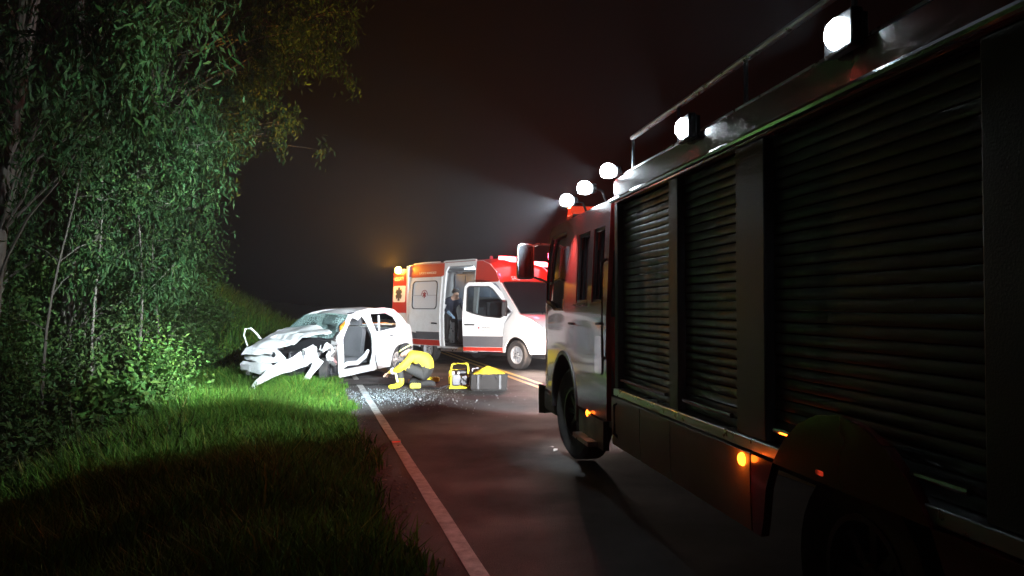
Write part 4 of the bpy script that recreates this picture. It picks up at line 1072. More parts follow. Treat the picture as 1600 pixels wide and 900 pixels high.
# ------------------------------------------------------------------ people
def skin_body(name, parent, nodes, edges, regions, mats, root=0, sub=2):
    # nodes: list of (pos, rx, ry, region)
    me = bpy.data.meshes.new(name + '_graph')
    me.from_pydata([n[0] for n in nodes], edges, [])
    o = bpy.data.objects.new('tmp_body', me); C.objects.link(o)
    sk = o.modifiers.new('skin', 'SKIN'); sk.use_smooth_shade = True
    sv = me.skin_vertices[0].data
    for i, n in enumerate(nodes):
        sv[i].radius = (n[1], n[2]); sv[i].use_root = (i == root)
    sb_ = o.modifiers.new('sub', 'SUBSURF'); sb_.levels = sub; sb_.render_levels = sub
    dg = bpy.context.evaluated_depsgraph_get()
    m2 = bpy.data.meshes.new_from_object(o.evaluated_get(dg))
    bpy.data.objects.remove(o)
    m2.name = name
    m2.materials.clear()
    for m in mats: m2.materials.append(m)
    segs = [(Vector(nodes[a][0]), Vector(nodes[b][0]), nodes[a][3], nodes[b][3]) for a, b in edges]
    for p in m2.polygons:
        c = p.center; best = 9; reg = 0
        for a, b, ra, rb in segs:
            d = b - a; t = max(0, min(1, (c - a).dot(d) / max(1e-9, d.length_squared)))
            L = (a + d * t - c).length
            if L < best: best = L; reg = ra if t < .5 else rb
        p.material_index = reg; p.use_smooth = True
    ob = bpy.data.objects.new(name, m2); C.objects.link(ob); ob.parent = parent
    return ob

def hand(nodes, edges, wrist, d, up, sidev, region, s=1.0):
    # five finger chains rooted in the palm
    d = Vector(d).normalized(); up = Vector(up).normalized(); sd = Vector(sidev).normalized()
    w = Vector(nodes[wrist][0])
    nodes.append((tuple(w + d * .055 * s), .030, .022, region)); pi = len(nodes) - 1; edges.append((wrist, pi))
    for k, (o, L) in enumerate(((-.030, .062), (-.010, .075), (.010, .078), (.030, .068))):
        b = w + d * .095 * s + sd * o * s
        nodes.append((tuple(b), .011, .010, region)); e1 = len(nodes) - 1; edges.append((pi, e1))
        nodes.append((tuple(b + d * L * .55 * s - up * .012), .0095, .009, region)); edges.append((e1, e1 + 1))
        nodes.append((tuple(b + d * L * .85 * s - up * .04), .0085, .008, region)); edges.append((e1 + 1, e1 + 2))
    b = w + d * .045 * s - sd * .045 * s
    nodes.append((tuple(b), .012, .011, region)); e1 = len(nodes) - 1; edges.append((pi, e1))
    nodes.append((tuple(b + d * .04 * s - sd * .02 - up * .012), .010, .009, region)); edges.append((e1, e1 + 1))

# kneeling rescuer in yellow
pl = at(628, 606, 14.45)
per = empty('person', (pl.x, pl.y, 0.0), R(172), 'person crouching in yellow jacket, dark trousers, yellow boots and helmet beside rear wheel', 'person')
SKN, YJ, TR, BT = 0, 1, 2, 3
N = []; E = []
def nd(p, r1, r2, reg, link=None):
    N.append((p, r1, r2, reg)); i = len(N) - 1
    if link is not None: E.append((link, i))
    return i
pel = nd((-.50, 0, .30), .155, .15, TR)
wai = nd((-.50, 0, .44), .165, .16, YJ, pel)
ch1 = nd((-.42, 0, .56), .185, .175, YJ, wai)
ch2 = nd((-.29, 0, .635), .175, .16, YJ, ch1)
nk = nd((-.175, 0, .675), .07, .065, SKN, ch2)
h1 = nd((-.10, .0, .685), .085, .08, SKN, nk)
h2 = nd((-.02, .0, .665), .08, .085, SKN, h1)
nose_ = nd((.035, 0, .60), .022, .02, SKN, h2)
# left arm (camera side)
s1 = nd((-.24, .20, .60), .085, .08, YJ, ch2)
e1 = nd((-.06, .27, .40), .062, .06, YJ, s1)
w1 = nd((.15, .20, .33), .042, .04, YJ, e1)
hand(N, E, w1, (.9, -.2, -.4), (0, 0, 1), (.2, 1, 0), SKN)
s2 = nd((-.24, -.20, .60), .085, .08, YJ, ch2)
e2 = nd((-.03, -.26, .42), .062, .06, YJ, s2)
w2 = nd((.17, -.14, .30), .042, .04, YJ, e2)
hand(N, E, w2, (.9, .2, -.4), (0, 0, 1), (.2, 1, 0), SKN)
# left leg: foot flat, knee up
hl = nd((-.44, .12, .28), .12, .12, TR, pel)
kl = nd((.02, .16, .485), .085, .085, TR, hl)
ml = nd((-.01, .16, .30), .072, .072, TR, kl)
al = nd((-.05, .16, .12), .06, .06, BT, ml)
fl_ = nd((.05, .165, .062), .055, .052, BT, al)
tl = nd((.21, .17, .045), .045, .038, BT, fl_)
# right leg: knee on the ground, foot behind
hr = nd((-.44, -.12, .28), .12, .12, TR, pel)
kr = nd((-.12, -.15, .11), .09, .09, TR, hr)
mr_ = nd((-.34, -.15, .09), .075, .075, TR, kr)
ar_ = nd((-.52, -.15, .10), .06, .06, TR, mr_)
fr_ = nd((-.62, -.15, .07), .05, .055, TR, ar_)
body = skin_body('body', per, N, E, None, [M_SKIN, M_YELC, M_NAVY, M_YELP])
hm = MB()
prof = [(-.01, .128), (.02, .135), (.07, .125), (.11, .095), (.135, .05), (.14, .004)]
hmat = Matrix.Translation((-.075, 0, .715)) @ Matrix.Rotation(R(32), 4, 'Y') @ Matrix.Rotation(R(90), 4, 'X')
hl_o = hm.lathe(prof, 22, hmat).build('helmet', M_BAG, per)
MB().lathe([(.028, .139), (.046, .137), (.046, .126), (.028, .126)], 22, hmat, closed=True).build('helmet_band', M_REFL, hl_o)
MB().lathe([(-.012, .155), (-.002, .152), (-.002, .12), (-.012, .12)], 22, hmat, closed=True).build('helmet_brim', M_DARK, hl_o)
def band(c, d, r, w, m, name):
    d = Vector(d).normalized(); q = d.to_track_quat('Y', 'Z').to_matrix().to_4x4()
    return MB().lathe([(-w / 2, r), (w / 2, r), (w / 2, r - .012), (-w / 2, r - .012)], 18, Matrix.Translation(c) @ q, closed=True).build(name, m, per)
band((-.005, .16, .37), (.03, 0, .185), .082, .05, M_REFL, 'reflective_leg_band')
MB().tube([(.055, .19, .36), (.045, .20, .25), (.015, .205, .14)], .026, 8).build('reflective_leg_strip', M_REFL, per)
band((.10, .215, .345), (.21, -.07, -.07), .058, .05, M_SILV, 'reflective_cuff')
band((-.50, 0, .43), (0, 0, 1), .172, .04, M_SILV, 'jacket_hem') if False else None

# paramedic inside the ambulance
am = Matrix.Translation((.825, 19.265, 0)) @ Matrix.Rotation(math.atan2(AF.y, AF.x), 4, 'Z')
pp = am @ Vector((-3.05, -.55, .52))
pr2 = empty('person', (pp.x, pp.y, .52), math.atan2(AF.y, AF.x) - R(15), 'person in dark uniform and pale blue gloves bending inside the ambulance doorway', 'person')
N = []; E = []
pel = nd((-.25, 0, .80), .15, .14, 2)
wai = nd((-.20, 0, .95), .15, .14, 1, pel)
ch1 = nd((-.10, 0, 1.10), .17, .15, 1, wai)
ch2 = nd((.03, 0, 1.20), .16, .14, 1, ch1)
nk = nd((.12, 0, 1.28), .06, .06, 0, ch2)
h1 = nd((.18, 0, 1.34), .085, .08, 0, nk)
h2 = nd((.22, 0, 1.42), .082, .08, 0, h1)
nd((.31, 0, 1.335), .02, .018, 0, h1)
for sg in (-1, 1):
    s1 = nd((.02, sg * .20, 1.18), .08, .075, 1, ch2)
    e1 = nd((.10, sg * .27, .92), .058, .055, 1, s1)
    w1 = nd((.30, sg * .20, .80), .04, .038, 3, e1)
    hand(N, E, w1, (.8, -sg * .3, -.5), (0, 0, 1), (.2, 1, 0), 3)
    hl = nd((-.24, sg * .11, .74), .12, .12, 2, pel)
    kl = nd((-.14, sg * .13, .44), .08, .08, 2, hl)
    al = nd((-.22, sg * .13, .09), .055, .055, 2, kl)
    nd((-.05, sg * .14, .045), .045, .04, 2, al)
skin_body('body', pr2, N, E, None, [M_SKIN, M_NAVYJ, M_NAVY, M_GLOVE])
MB().lathe([(-.01, .098), (.05, .100), (.09, .07), (.11, .004)], 16, Matrix.Translation((.17, 0, 1.40)) @ Matrix.Rotation(R(-12), 4, 'Y') @ Matrix.Rotation(R(90), 4, 'X')).build('hair', M_HAIR, pr2)
MB().tube([(.06, -.285, 1.06), (.09, -.34, .96)], [.07, .066], 10, False).build('reflective_sleeve_band', M_SILV, pr2)

# ------------------------------------------------------------------ rescue gear on the road
def groundpt(px, py):
    Y = 1200 * EYE / (py - 478); return Vector(((px - 800) / 1200 * Y, Y, 0))
gp = groundpt(717, 608)
pu = empty('hydraulic_power_unit', (gp.x, gp.y + .12, 0.008), R(12), 'small motor pump with yellow tube frame standing on the asphalt', 'power unit')
def loop(pts, r, name, m, par, closed=False):
    P = []
    for i, p in enumerate(pts):
        P.append(p)
    return MB().tube(P, r, 8).build(name, m, par)
for y in (-.13, .13):
    loop([(-.21, y, .022), (.21, y, .022)], .016, 'skid_tube', M_YELP, pu)
loop([(-.18, -.13, .022), (-.18, .13, .022)], .014, 'skid_tube', M_YELP, pu)
loop([(.18, -.13, .022), (.18, .13, .022)], .014, 'skid_tube', M_YELP, pu)
loop([(-.17, -.13, .03), (-.17, -.13, .40), (-.15, -.13, .455), (-.11, -.13, .475), (.10, -.13, .475), (.135, -.13, .46), (.15, -.13, .41), (.15, -.13, .25)], .019, 'carry_handle', M_YELP, pu)
loop([(-.17, .13, .03), (-.17, .13, .30), (-.15, .13, .34), (.13, .13, .34), (.15, .13, .30), (.15, .13, .03)], .016, 'frame_tube', M_YELP, pu)
MB().bx(-.15, .02, -.10, .10, .06, .27).build('engine', M_DARK, pu, bevel=.015)
for k in range(6): MB().bx(-.14, .01, -.115, .115, .10 + k * .026, .112 + k * .026).build('cooling_fin', M_DARK, pu)
MB().lathe([(-.10, .085), (-.08, .092), (.06, .092), (.09, .06)], 18, Matrix.Translation((.09, -.02, .16))).build('recoil_cover', M_DARK, pu)
MB().lathe([(-.09, .05), (.09, .05)], 14, Matrix.Translation((.07, 0, .30)) @ Matrix.Rotation(R(90), 4, 'Z')).build('fuel_tank', M_DARK, pu)
for x in (-.12, -.02): MB().lathe([(0, .024), (.05, .022)], 10, Matrix.Translation((x, -.06, .27)) @ Matrix.Rotation(R(90), 4, 'X')).build('filler_cap', M_TXTW, pu)
MB().tube([(.14, -.10, .20), (.19, -.14, .24), (.20, -.13, .34), (.12, -.08, .34)], .018, 8).build('exhaust_pipe', M_CHROME, pu)
MB().tube([(.0, -.12, .12), (.04, -.15, .2), (.12, -.14, .12), (.16, -.13, .07)], .013, 8).build('hydraulic_hose', M_BLACK, pu)
MB().lathe([(-.02, .03), (.02, .03)], 10, Matrix.Translation((-.19, -.13, .26)) @ Matrix.Rotation(R(90), 4, 'Z')).build('coupling', M_ORANGE, pu)

gb = groundpt(762, 611)
bag = empty('equipment_crate', (gb.x, gb.y + .28, 0.008), R(6), 'square grey canvas equipment crate beside the motor pump', 'crate')
MB().panel(rrect(-.33, -.24, .33, .24, .05), lambda x, y: (x, y, .02), .02, .2).build('base', M_BAG, bag)
for (x0, x1, y0, y1) in ((-.33, .33, -.24, -.21), (-.33, .33, .21, .24), (-.33, -.30, -.205, .205), (.30, .33, -.205, .205)):
    MB().bx(x0, x1, y0, y1, .022, .30).map(lambda x, y, z: (x * (1 + .06 * z) + .01 * math.sin(9 * z + 5 * y), y * (1 + .06 * z), z)).build('side_panel', M_BAG, bag, bevel=.012)
for x in (-.2, .2): MB().bx(x - .02, x + .02, -.262, -.247, .03, .29).build('webbing_strap', M_BLACK, bag)
MB().tube([(-.14, -.262, .22), (-.12, -.275, .27), (.0, -.28, .29), (.12, -.275, .27), (.14, -.262, .22)], .012, 6).build('carry_handle', M_BLACK, bag)
def heap(u, v):
    rr_ = math.hypot(u / .33, v / .22)
    z = .28 + .15 * max(0, 1 - rr_ ** 1.3) * (1 + .35 * noise.noise(Vector((u * 7, v * 7, 1)))) + .03 * noise.noise(Vector((u * 16, v * 16, 5)))
    return (u, v, z)
tp = MB().panel([(.31 * math.cos(2 * math.pi * k / 20) * (1 + .1 * math.sin(3 * k)), .21 * math.sin(2 * math.pi * k / 20)) for k in range(20)], heap, .02, .05).build('folded_tarp', M_YELC)
tp.location = (gb.x + .02, gb.y + .28, 0.008); tp.rotation_euler = (0, 0, R(6))
tag(tp, 'crumpled yellow tarp heaped on top of the grey crate', 'tarp')
gk = groundpt(742, 609)
kb = empty('tool_bag', (gk.x, gk.y + .32, 0.008), R(-8), 'small dark tool bag squeezed between motor pump and grey crate', 'bag')
MB().panel(rrect(-.11, -.20, .11, .20, .04), lambda x, y: (x, y, .29 + .03 * math.cos(9 * x)), .28, .1).build('bag_body', M_BAG, kb, bevel=.02)
MB().tube([(-.05, -.1, .29), (-.04, -.08, .36), (.03, .05, .37), (.05, .1, .29)], .012, 6).build('carry_handle', M_SILV, kb)

def block(px, py, w, label, rz, m):
    q = groundpt(px, py)
    e = empty('wheel_block', (q.x, q.y + .06, 0.009), rz, label, 'block')
    MB().panel(rrect(-w / 2, 0, w / 2, .085, .02), lambda u, z: (u, -.05, z), .10, .08).map(lambda x, y, z: (x, y, z)).build('block_body', m, e, bevel=.012)
    for k in range(4):
        x = -w / 2 + .04 + k * (w - .08) / 3
        MB().bx(x - .012, x + .012, -.045, .045, .085, .095).build('grip_rib', m, e)
    return e
block(649, 607, .20, 'yellow plastic block on asphalt under the crouching rescuer, nearer of two', R(4), M_YELP)
block(677, 597, .24, 'yellow plastic block on asphalt behind the crouching rescuer, farther of two', R(-6), M_YELP)
q = groundpt(648, 601)
tl_ = empty('spreader_tool', (q.x, q.y + .18, 0.009), R(10), 'orange hand tool lying on asphalt below the crouching rescuer', 'tool')
MB().tube([(-.14, 0, .05), (.10, .02, .05)], [.035, .045], 10).build('tool_body', M_ORANGE, tl_)
MB().tube([(.10, .02, .05), (.20, .07, .05), (.28, .03, .04)], [.028, .02, .008], 8).tube([(.10, .02, .05), (.20, -.03, .05), (.28, .01, .04)], [.028, .02, .008], 8).build('tool_jaws', M_STEEL, tl_)
MB().tube([(-.08, 0, .08), (-.05, 0, .16), (.04, .01, .16), (.06, .01, .09)], .012, 6).build('tool_handle', M_ORANGE, tl_)
# hose from the pump towards the car
hp = [(gp.x - .12, gp.y + .1, .10), (gp.x - .35, gp.y - .05, .024), (gp.x - .8, gp.y + .25, .022), (gp.x - 1.1, gp.y + .9, .022), (gp.x - 1.5, gp.y + 1.3, .022), (gp.x - 1.9, gp.y + 1.2, .022)]
ho = MB().tube(hp, .014, 7).build('hydraulic_hose', M_BLACK); tag(ho, 'thin black hose running over asphalt from motor pump to the car', 'hose')
# tarp pieces under the car
def sheetlay(name, poly, m, label, seed):
    o = MB().panel(poly, lambda x, y: (x, y, .03 + .022 * noise.noise(Vector((x * 5, y * 5, seed)))), .006, .12).build(name, m)
    return tag(o, label, 'sheet')
sheetlay('ground_sheet', [(-3.55, 14.9), (-2.35, 15.0), (-2.2, 15.7), (-2.6, 16.3), (-3.3, 15.9)], M_BAG, 'rumpled grey sheet on the road beside the open driver side', 2.0)

# ------------------------------------------------------------------ vegetation
rg = np.random.default_rng(7)
def leaf_quads(cent, L, Wd, droop, spread, rgn, tone0=1.0, tvar=.35):
    # cent (n,3): leaf roots. returns V,F,tone
    n = len(cent)
    d = rgn.normal(0, 1, (n, 3)) * spread
    d[:, 2] -= droop
    d /= np.linalg.norm(d, axis=1, keepdims=True)
    s = np.cross(d, rgn.normal(0, 1, (n, 3))); s /= np.linalg.norm(s, axis=1, keepdims=True)
    nn = np.cross(d, s)
    ln = L * rgn.uniform(.6, 1.25, (n, 1)); wd = Wd * rgn.uniform(.7, 1.3, (n, 1))
    a = cent; b = cent + d * ln * .45 + s * wd * .5 + nn * wd * .25; c = cent + d * ln - nn * wd * .3; e = cent + d * ln * .45 - s * wd * .5 + nn * wd * .25
    V = np.stack([a, b, c, e], 1).reshape(-1, 3)
    F = np.arange(4 * n).reshape(n, 4)
    t = tone0 * (1 + rgn.uniform(-tvar, tvar, (n, 1)))
    col = np.repeat(np.concatenate([t * rgn.uniform(.8, 1.3, (n, 1)), t, t * rgn.uniform(.75, 1.15, (n, 1))], 1), 4, axis=0)
    return V, F, col

def build_foliage(name, groups, m, parent):
    Vs = []; Fs = []; Ts = []; o = 0
    for V, F, t in groups:
        Vs.append(V); Fs.append(F + o); Ts.append(t); o += len(V)
    return tag(fast_mesh(name, np.concatenate(Vs), np.concatenate(Fs), m, np.concatenate(Ts), parent), kind='stuff')

def trunk_pts(base, top, n, wob, rr):
    b = Vector(base); t = Vector(top); out = []
    ph = rr.uniform(0, 6)
    for i in range(n + 1):
        k = i / n
        p = b.lerp(t, k)
        p += Vector((math.sin(k * 5 + ph), math.cos(k * 4.2 + ph), 0)) * wob * k ** .7 * (1 - .3 * k)
        out.append(p)
    return out
def limb(mb, a, b, r0, r1, rr, sag=.15):
    a = Vector(a); b = Vector(b); L = (b - a).length
    pts = []
    for i in range(6):
        k = i / 5
        p = a.lerp(b, k) + Vector((0, 0, L * sag * math.sin(math.pi * k))) + Vector((rr.uniform(-1, 1), rr.uniform(-1, 1), rr.uniform(-1, 1))) * L * .025
        pts.append(p)
    pts[0] = a; pts[-1] = b
    mb.tube(pts, [r0 + (r1 - r0) * i / 5 for i in range(6)], 5)
    return pts

def make_tree(base, top, r0, targets, label, bark, seed, leafm, L=.15, Wd=.030, dens=300, rad=.55, droop=1.0, lean=0.2):
    rr = random.Random(seed); rgn = np.random.default_rng(seed)
    e = empty('eucalyptus_tree', tuple(base), 0, label, 'tree', 'roadside eucalyptus trees')
    bo = Vector(base)
    pts = trunk_pts((0, 0, -.15), Vector(top) - bo, 14, lean, rr)
    mb = MB()
    mb.tube(pts, [r0 * (1.25 if i == 0 else 1) * (1 - .8 * i / 14) for i in range(15)], 10)
    mb.build('trunk', bark, e)
    lm = MB(); groups = []
    H = pts[-1].z
    for (tg, sc, tn) in targets:
        t = Vector(tg) - bo
        # leave the trunk somewhat below the target
        hz = t.z - rr.uniform(.1, .5) * math.hypot(t.x, t.y) - .2
        hz = min(max(hz, H * .16), H * .97)
        i = min(range(15), key=lambda q: abs(pts[q].z - hz))
        lp = limb(lm, pts[i], t, max(.012, r0 * .22 * (1 - .5 * i / 14)), .006, rr, .10)
        n = int(dens * sc ** 2)
        k = rgn.integers(0, max(3, n // 45), n)
        # leaf sprays hang from small twigs around the limb end
        m_ = k.max() + 1
        tw = np.array(t)[None] + rgn.normal(0, 1, (m_, 3)) * np.array([1, 1, .75]) * rad * sc * .46
        tw[: m_ // 4] = np.array([lp[rr.randint(3, 5)] for _ in range(m_ // 4)]) + rgn.normal(0, .12, (m_ // 4, 3)) if m_ // 4 else tw[:0]
        for q in range(0, m_, 2):
            lm.tube([lp[rr.randint(3, 5)], tuple(tw[q])], [.006, .003], 3, False)
        c = tw[k] + rgn.normal(0, 1, (n, 3)) * np.array([.10, .10, .19]) * (.6 + .5 * sc)
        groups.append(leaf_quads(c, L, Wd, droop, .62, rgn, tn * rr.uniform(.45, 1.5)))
    tag(lm.build('limbs', bark, e, smooth=60), kind='stuff')
    build_foliage('crown', groups, leafm, e)
    return e

def spots(n, px, py, dr, sc, rr, tn=1.0, keep=None):
    out = []
    tries = 0
    while len(out) < n and tries < n * 40:
        tries += 1
        x = rr.uniform(*px); y = rr.uniform(*py)
        if keep and not keep(x, y): continue
        d = rr.uniform(*dr)
        p = at(x, y, d)
        if p.z < gz(p.x, p.y) + .5: continue
        out.append((tuple(p), rr.uniform(*sc), tn))
    return out
rr = random.Random(31)
def gpt(X, Y): return (X, Y, gz(X, Y))
# canopy outline: the tree mass ends near column 320 low down and near 530 at the top
def mass(x, y): 
    edge = np.interp(y, [-300, 0, 60, 170, 260, 330, 400, 460], [540, 520, 505, 475, 325, 300, 290, 280])
    return x < edge
tA = [(tuple(at(262, 30, 8.6)), 1.15, 2.1), (tuple(at(285, -40, 8.8)), 1.1, 2.0), (tuple(at(240, 70, 8.4)), .8, 1.9), (tuple(at(205, 75, 9.0)), .8, 1.1), (tuple(at(135, 100, 9.2)), .9, 1.6), (tuple(at(260, 165, 9.0)), .75, 1.8), (tuple(at(215, 185, 9.6)), .6, 1.1),  # raised tones put the lamplight on these sprays into the leaf colour
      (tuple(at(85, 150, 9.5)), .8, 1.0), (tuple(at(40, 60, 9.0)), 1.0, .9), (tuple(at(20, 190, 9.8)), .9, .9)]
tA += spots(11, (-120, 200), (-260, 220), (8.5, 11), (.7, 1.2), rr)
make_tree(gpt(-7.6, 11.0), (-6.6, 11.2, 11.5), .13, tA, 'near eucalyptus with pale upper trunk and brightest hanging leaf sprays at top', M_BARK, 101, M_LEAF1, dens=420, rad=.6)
tB = spots(20, (-160, 150), (60, 470), (11, 14.5), (.7, 1.2), rr)
make_tree(gpt(-9.3, 13.2), (-7.9, 13.6, 12.0), .17, tB, 'thick leaning eucalyptus trunk at the far left edge of the trees', M_BARKD, 102, M_LEAF1, dens=380, rad=.7)
tC = spots(22, (110, 330), (140, 470), (12.5, 16), (.7, 1.15), rr, keep=mass)
make_tree(gpt(-8.6, 14.6), (-8.2, 14.8, 12.5), .12, tC, 'slender pale eucalyptus trunk in the middle of the tree group', M_BARK, 103, M_LEAF1, dens=380, rad=.7)
tD = spots(20, (90, 340), (-150, 320), (13, 18), (.8, 1.3), rr, keep=mass)
make_tree(gpt(-9.6, 17.2), (-8.6, 17.0, 14.5), .15, tD, 'tall eucalyptus standing behind the slender pale trunk', M_BARKD, 104, M_LEAF1, dens=380, rad=.8)
tE = spots(28, (310, 515), (-120, 165), (19, 23), (1.0, 1.6), rr, keep=mass)
tE += spots(10, (310, 440), (160, 260), (19, 23), (.8, 1.2), rr, keep=mass)
make_tree(gpt(-10.8, 21.5), (-8.8, 21.0, 17.0), .20, tE, 'dim far eucalyptus whose crown overhangs toward the dark sky', M_BARKD, 105, M_LEAF1, L=.2, Wd=.05, dens=330, rad=.95)
tF = spots(22, (230, 335), (300, 470), (17, 20.5), (.7, 1.2), rr, keep=mass)
make_tree(gpt(-9.4, 19.0), (-9.0, 19.0, 9.5), .10, tF, 'low dark eucalyptus at right end of the tree group beside open sky', M_BARKD, 106, M_LEAF1, dens=330, rad=.75)
tG = spots(24, (-260, 40), (-150, 520), (13, 18), (.9, 1.4), rr)
make_tree(gpt(-12.5, 15.5), (-12.0, 15.6, 13.0), .16, tG, 'shaded eucalyptus farthest left behind the thick leaning trunk', M_BARKD, 107, M_LEAF1, dens=300, rad=.85)

# slender saplings, bare stems between the trunks
for k, (px, Y, h, ln, lab) in enumerate(((152, 12.6, 5.2, -.2, 'thin pale sapling stem left of the slender eucalyptus'), (62, 11.6, 4.6, .35, 'thin crooked sapling stem nearest the left edge'), (205, 13.6, 4.8, .15, 'thin sapling stem right of the slender eucalyptus'), (118, 14.4, 6.0, .25, 'thin tall sapling stem behind the leaning trunk'), (248, 15.6, 4.4, -.1, 'thin sapling stem near the round bush'))):
    X = (px - 800) / 1200 * Y
    e = empty('sapling', gpt(X, Y), 0, lab, 'sapling', 'saplings among the trees')
    r2 = random.Random(300 + k); g2 = np.random.default_rng(300 + k)
    pts = trunk_pts((0, 0, -.1), (ln, .2, h), 9, .16, r2)
    MB().tube(pts, [.030 * (1 - .75 * i / 9) for i in range(10)], 6).build('trunk', M_BARK, e)
    lm = MB(); gr_ = []
    for q in range(9):
        i = r2.randint(2, 9); t = pts[i] + Vector((r2.uniform(-.6, .6), r2.uniform(-.6, .6), r2.uniform(-.1, .4)))
        lm.tube([pts[i], (pts[i] + t) / 2 + Vector((0, 0, .05)), t], [.010, .007, .004], 4)
        c = np.array(t)[None] + g2.normal(0, .17, (70, 3))
        gr_.append(leaf_quads(c, .10, .035, .6, .8, g2, 1.0))
    tag(lm.build('limbs', M_BARK, e), kind='stuff'); build_foliage('crown', gr_, M_LEAF3, e)

def shrub(px, Y, h, w, label, seed, leafm=M_LEAF2, L=.085, Wd=.04, n=1600, droop=.25, tone=1.0, name='shrub', dz=0.0):
    X = (px - 800) / 1200 * Y
    r2 = random.Random(seed); g2 = np.random.default_rng(seed)
    e = empty(name, gpt(X, Y), 0, label, 'shrub', 'undergrowth shrubs')
    st = MB(); gr_ = []
    nb = 13
    for q in range(nb):
        a = r2.uniform(0, 6.28); rad = w * r2.uniform(.15, 1.0) ** .7; hh = h * r2.uniform(.35, 1.0) * (1 - .35 * (rad / w) ** 2)
        t = Vector((rad * math.cos(a), rad * math.sin(a), hh))
        st.tube([(0.03 * math.cos(a), .03 * math.sin(a), -.05), (t.x * .35, t.y * .35, hh * .55), tuple(t)], [.014, .009, .004], 4)
        c = np.array(t)[None] * g2.uniform(.55, 1.05, (n // nb, 1)) + g2.normal(0, 1, (n // nb, 3)) * np.array([w * .24, w * .24, h * .14])
        c[:, 2] = np.maximum(c[:, 2], .05)
        gr_.append(leaf_quads(c, L, Wd, droop, .9, g2, tone * r2.uniform(.7, 1.3)))
    tag(st.build('stems', M_BARKD, e), kind='stuff'); build_foliage('foliage', gr_, leafm, e)
    return e
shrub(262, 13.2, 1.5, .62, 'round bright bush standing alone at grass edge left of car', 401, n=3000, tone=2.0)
shrub(225, 12.3, .95, .55, 'leafy weed clump at grass edge just below the round bush', 402, L=.16, Wd=.045, droop=.1, n=1500)
shrub(175, 11.6, 1.25, .6, 'broad leaved plant at the foot of the trees left of weed clump', 403, L=.22, Wd=.07, droop=.5, n=900)
labs = ['dense low shrub beneath the leaning trunk', 'shrub at bottom left corner of the lit undergrowth', 'pale green shrub above the fallen branch', 'dark shrub between the two left trunks', 'tall vine shrub climbing by the leaning trunk', 'leafy shrub beneath the slender pale trunk', 'shrub filling the gap behind the round bush', 'small shrub beside the broad leaved plant', 'tall thicket shrub at the far left frame edge', 'vine covered shrub below middle tree crowns', 'dim shrub on the bank behind the round bush', 'low weeds left end of fallen branch', 'shadowed tall shrub under right end of tree group', 'leafy thicket behind the thin pale sapling']
spc = [(40, 11.2, 1.2, .8), (60, 9.6, .9, .7), (120, 10.4, 1.0, .7), (85, 13.5, 2.2, .9), (10, 12.4, 3.0, .9), (160, 14.5, 2.4, 1.0), (285, 17.5, 1.9, 1.0), (195, 12.6, 1.1, .6), (-40, 11.5, 2.6, 1.0), (230, 16.5, 3.0, 1.0), (320, 21.0, 1.3, .9), (20, 8.9, .6, .6), (290, 19.5, 3.2, 1.1), (130, 15.5, 3.2, 1.1)]
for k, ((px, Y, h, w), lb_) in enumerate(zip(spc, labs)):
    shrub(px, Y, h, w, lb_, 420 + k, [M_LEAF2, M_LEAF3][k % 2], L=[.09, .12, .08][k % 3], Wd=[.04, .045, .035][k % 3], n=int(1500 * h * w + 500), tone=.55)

# fallen branch on the near edge of the undergrowth
fb = empty('fallen_branch', gpt(-4.9, 9.3), 0, 'pale fallen branch lying along the near edge of the undergrowth', 'branch')
b0 = Vector(gpt(-4.9, 9.3))
def rel(X, Y, dz): return tuple(Vector((X, Y, gz(X, Y) + dz)) - b0)
MB().tube([rel(-5.9, 8.3, .06), rel(-5.4, 8.9, .10), rel(-4.9, 9.2, .13), rel(-4.4, 9.6, .16), rel(-3.9, 9.75, .14)], [.05, .055, .05, .04, .02], 8).build('main_stem', M_LOG, fb)
MB().tube([rel(-5.3, 8.95, .10), rel(-5.25, 9.4, .25), rel(-5.0, 9.9, .4)], [.025, .02, .008], 6).build('side_stem', M_LOG, fb)
MB().tube([rel(-4.7, 9.35, .13), rel(-4.45, 9.2, .2), rel(-4.1, 9.15, .22)], [.02, .015, .006], 6).build('side_stem', M_LOG, fb)

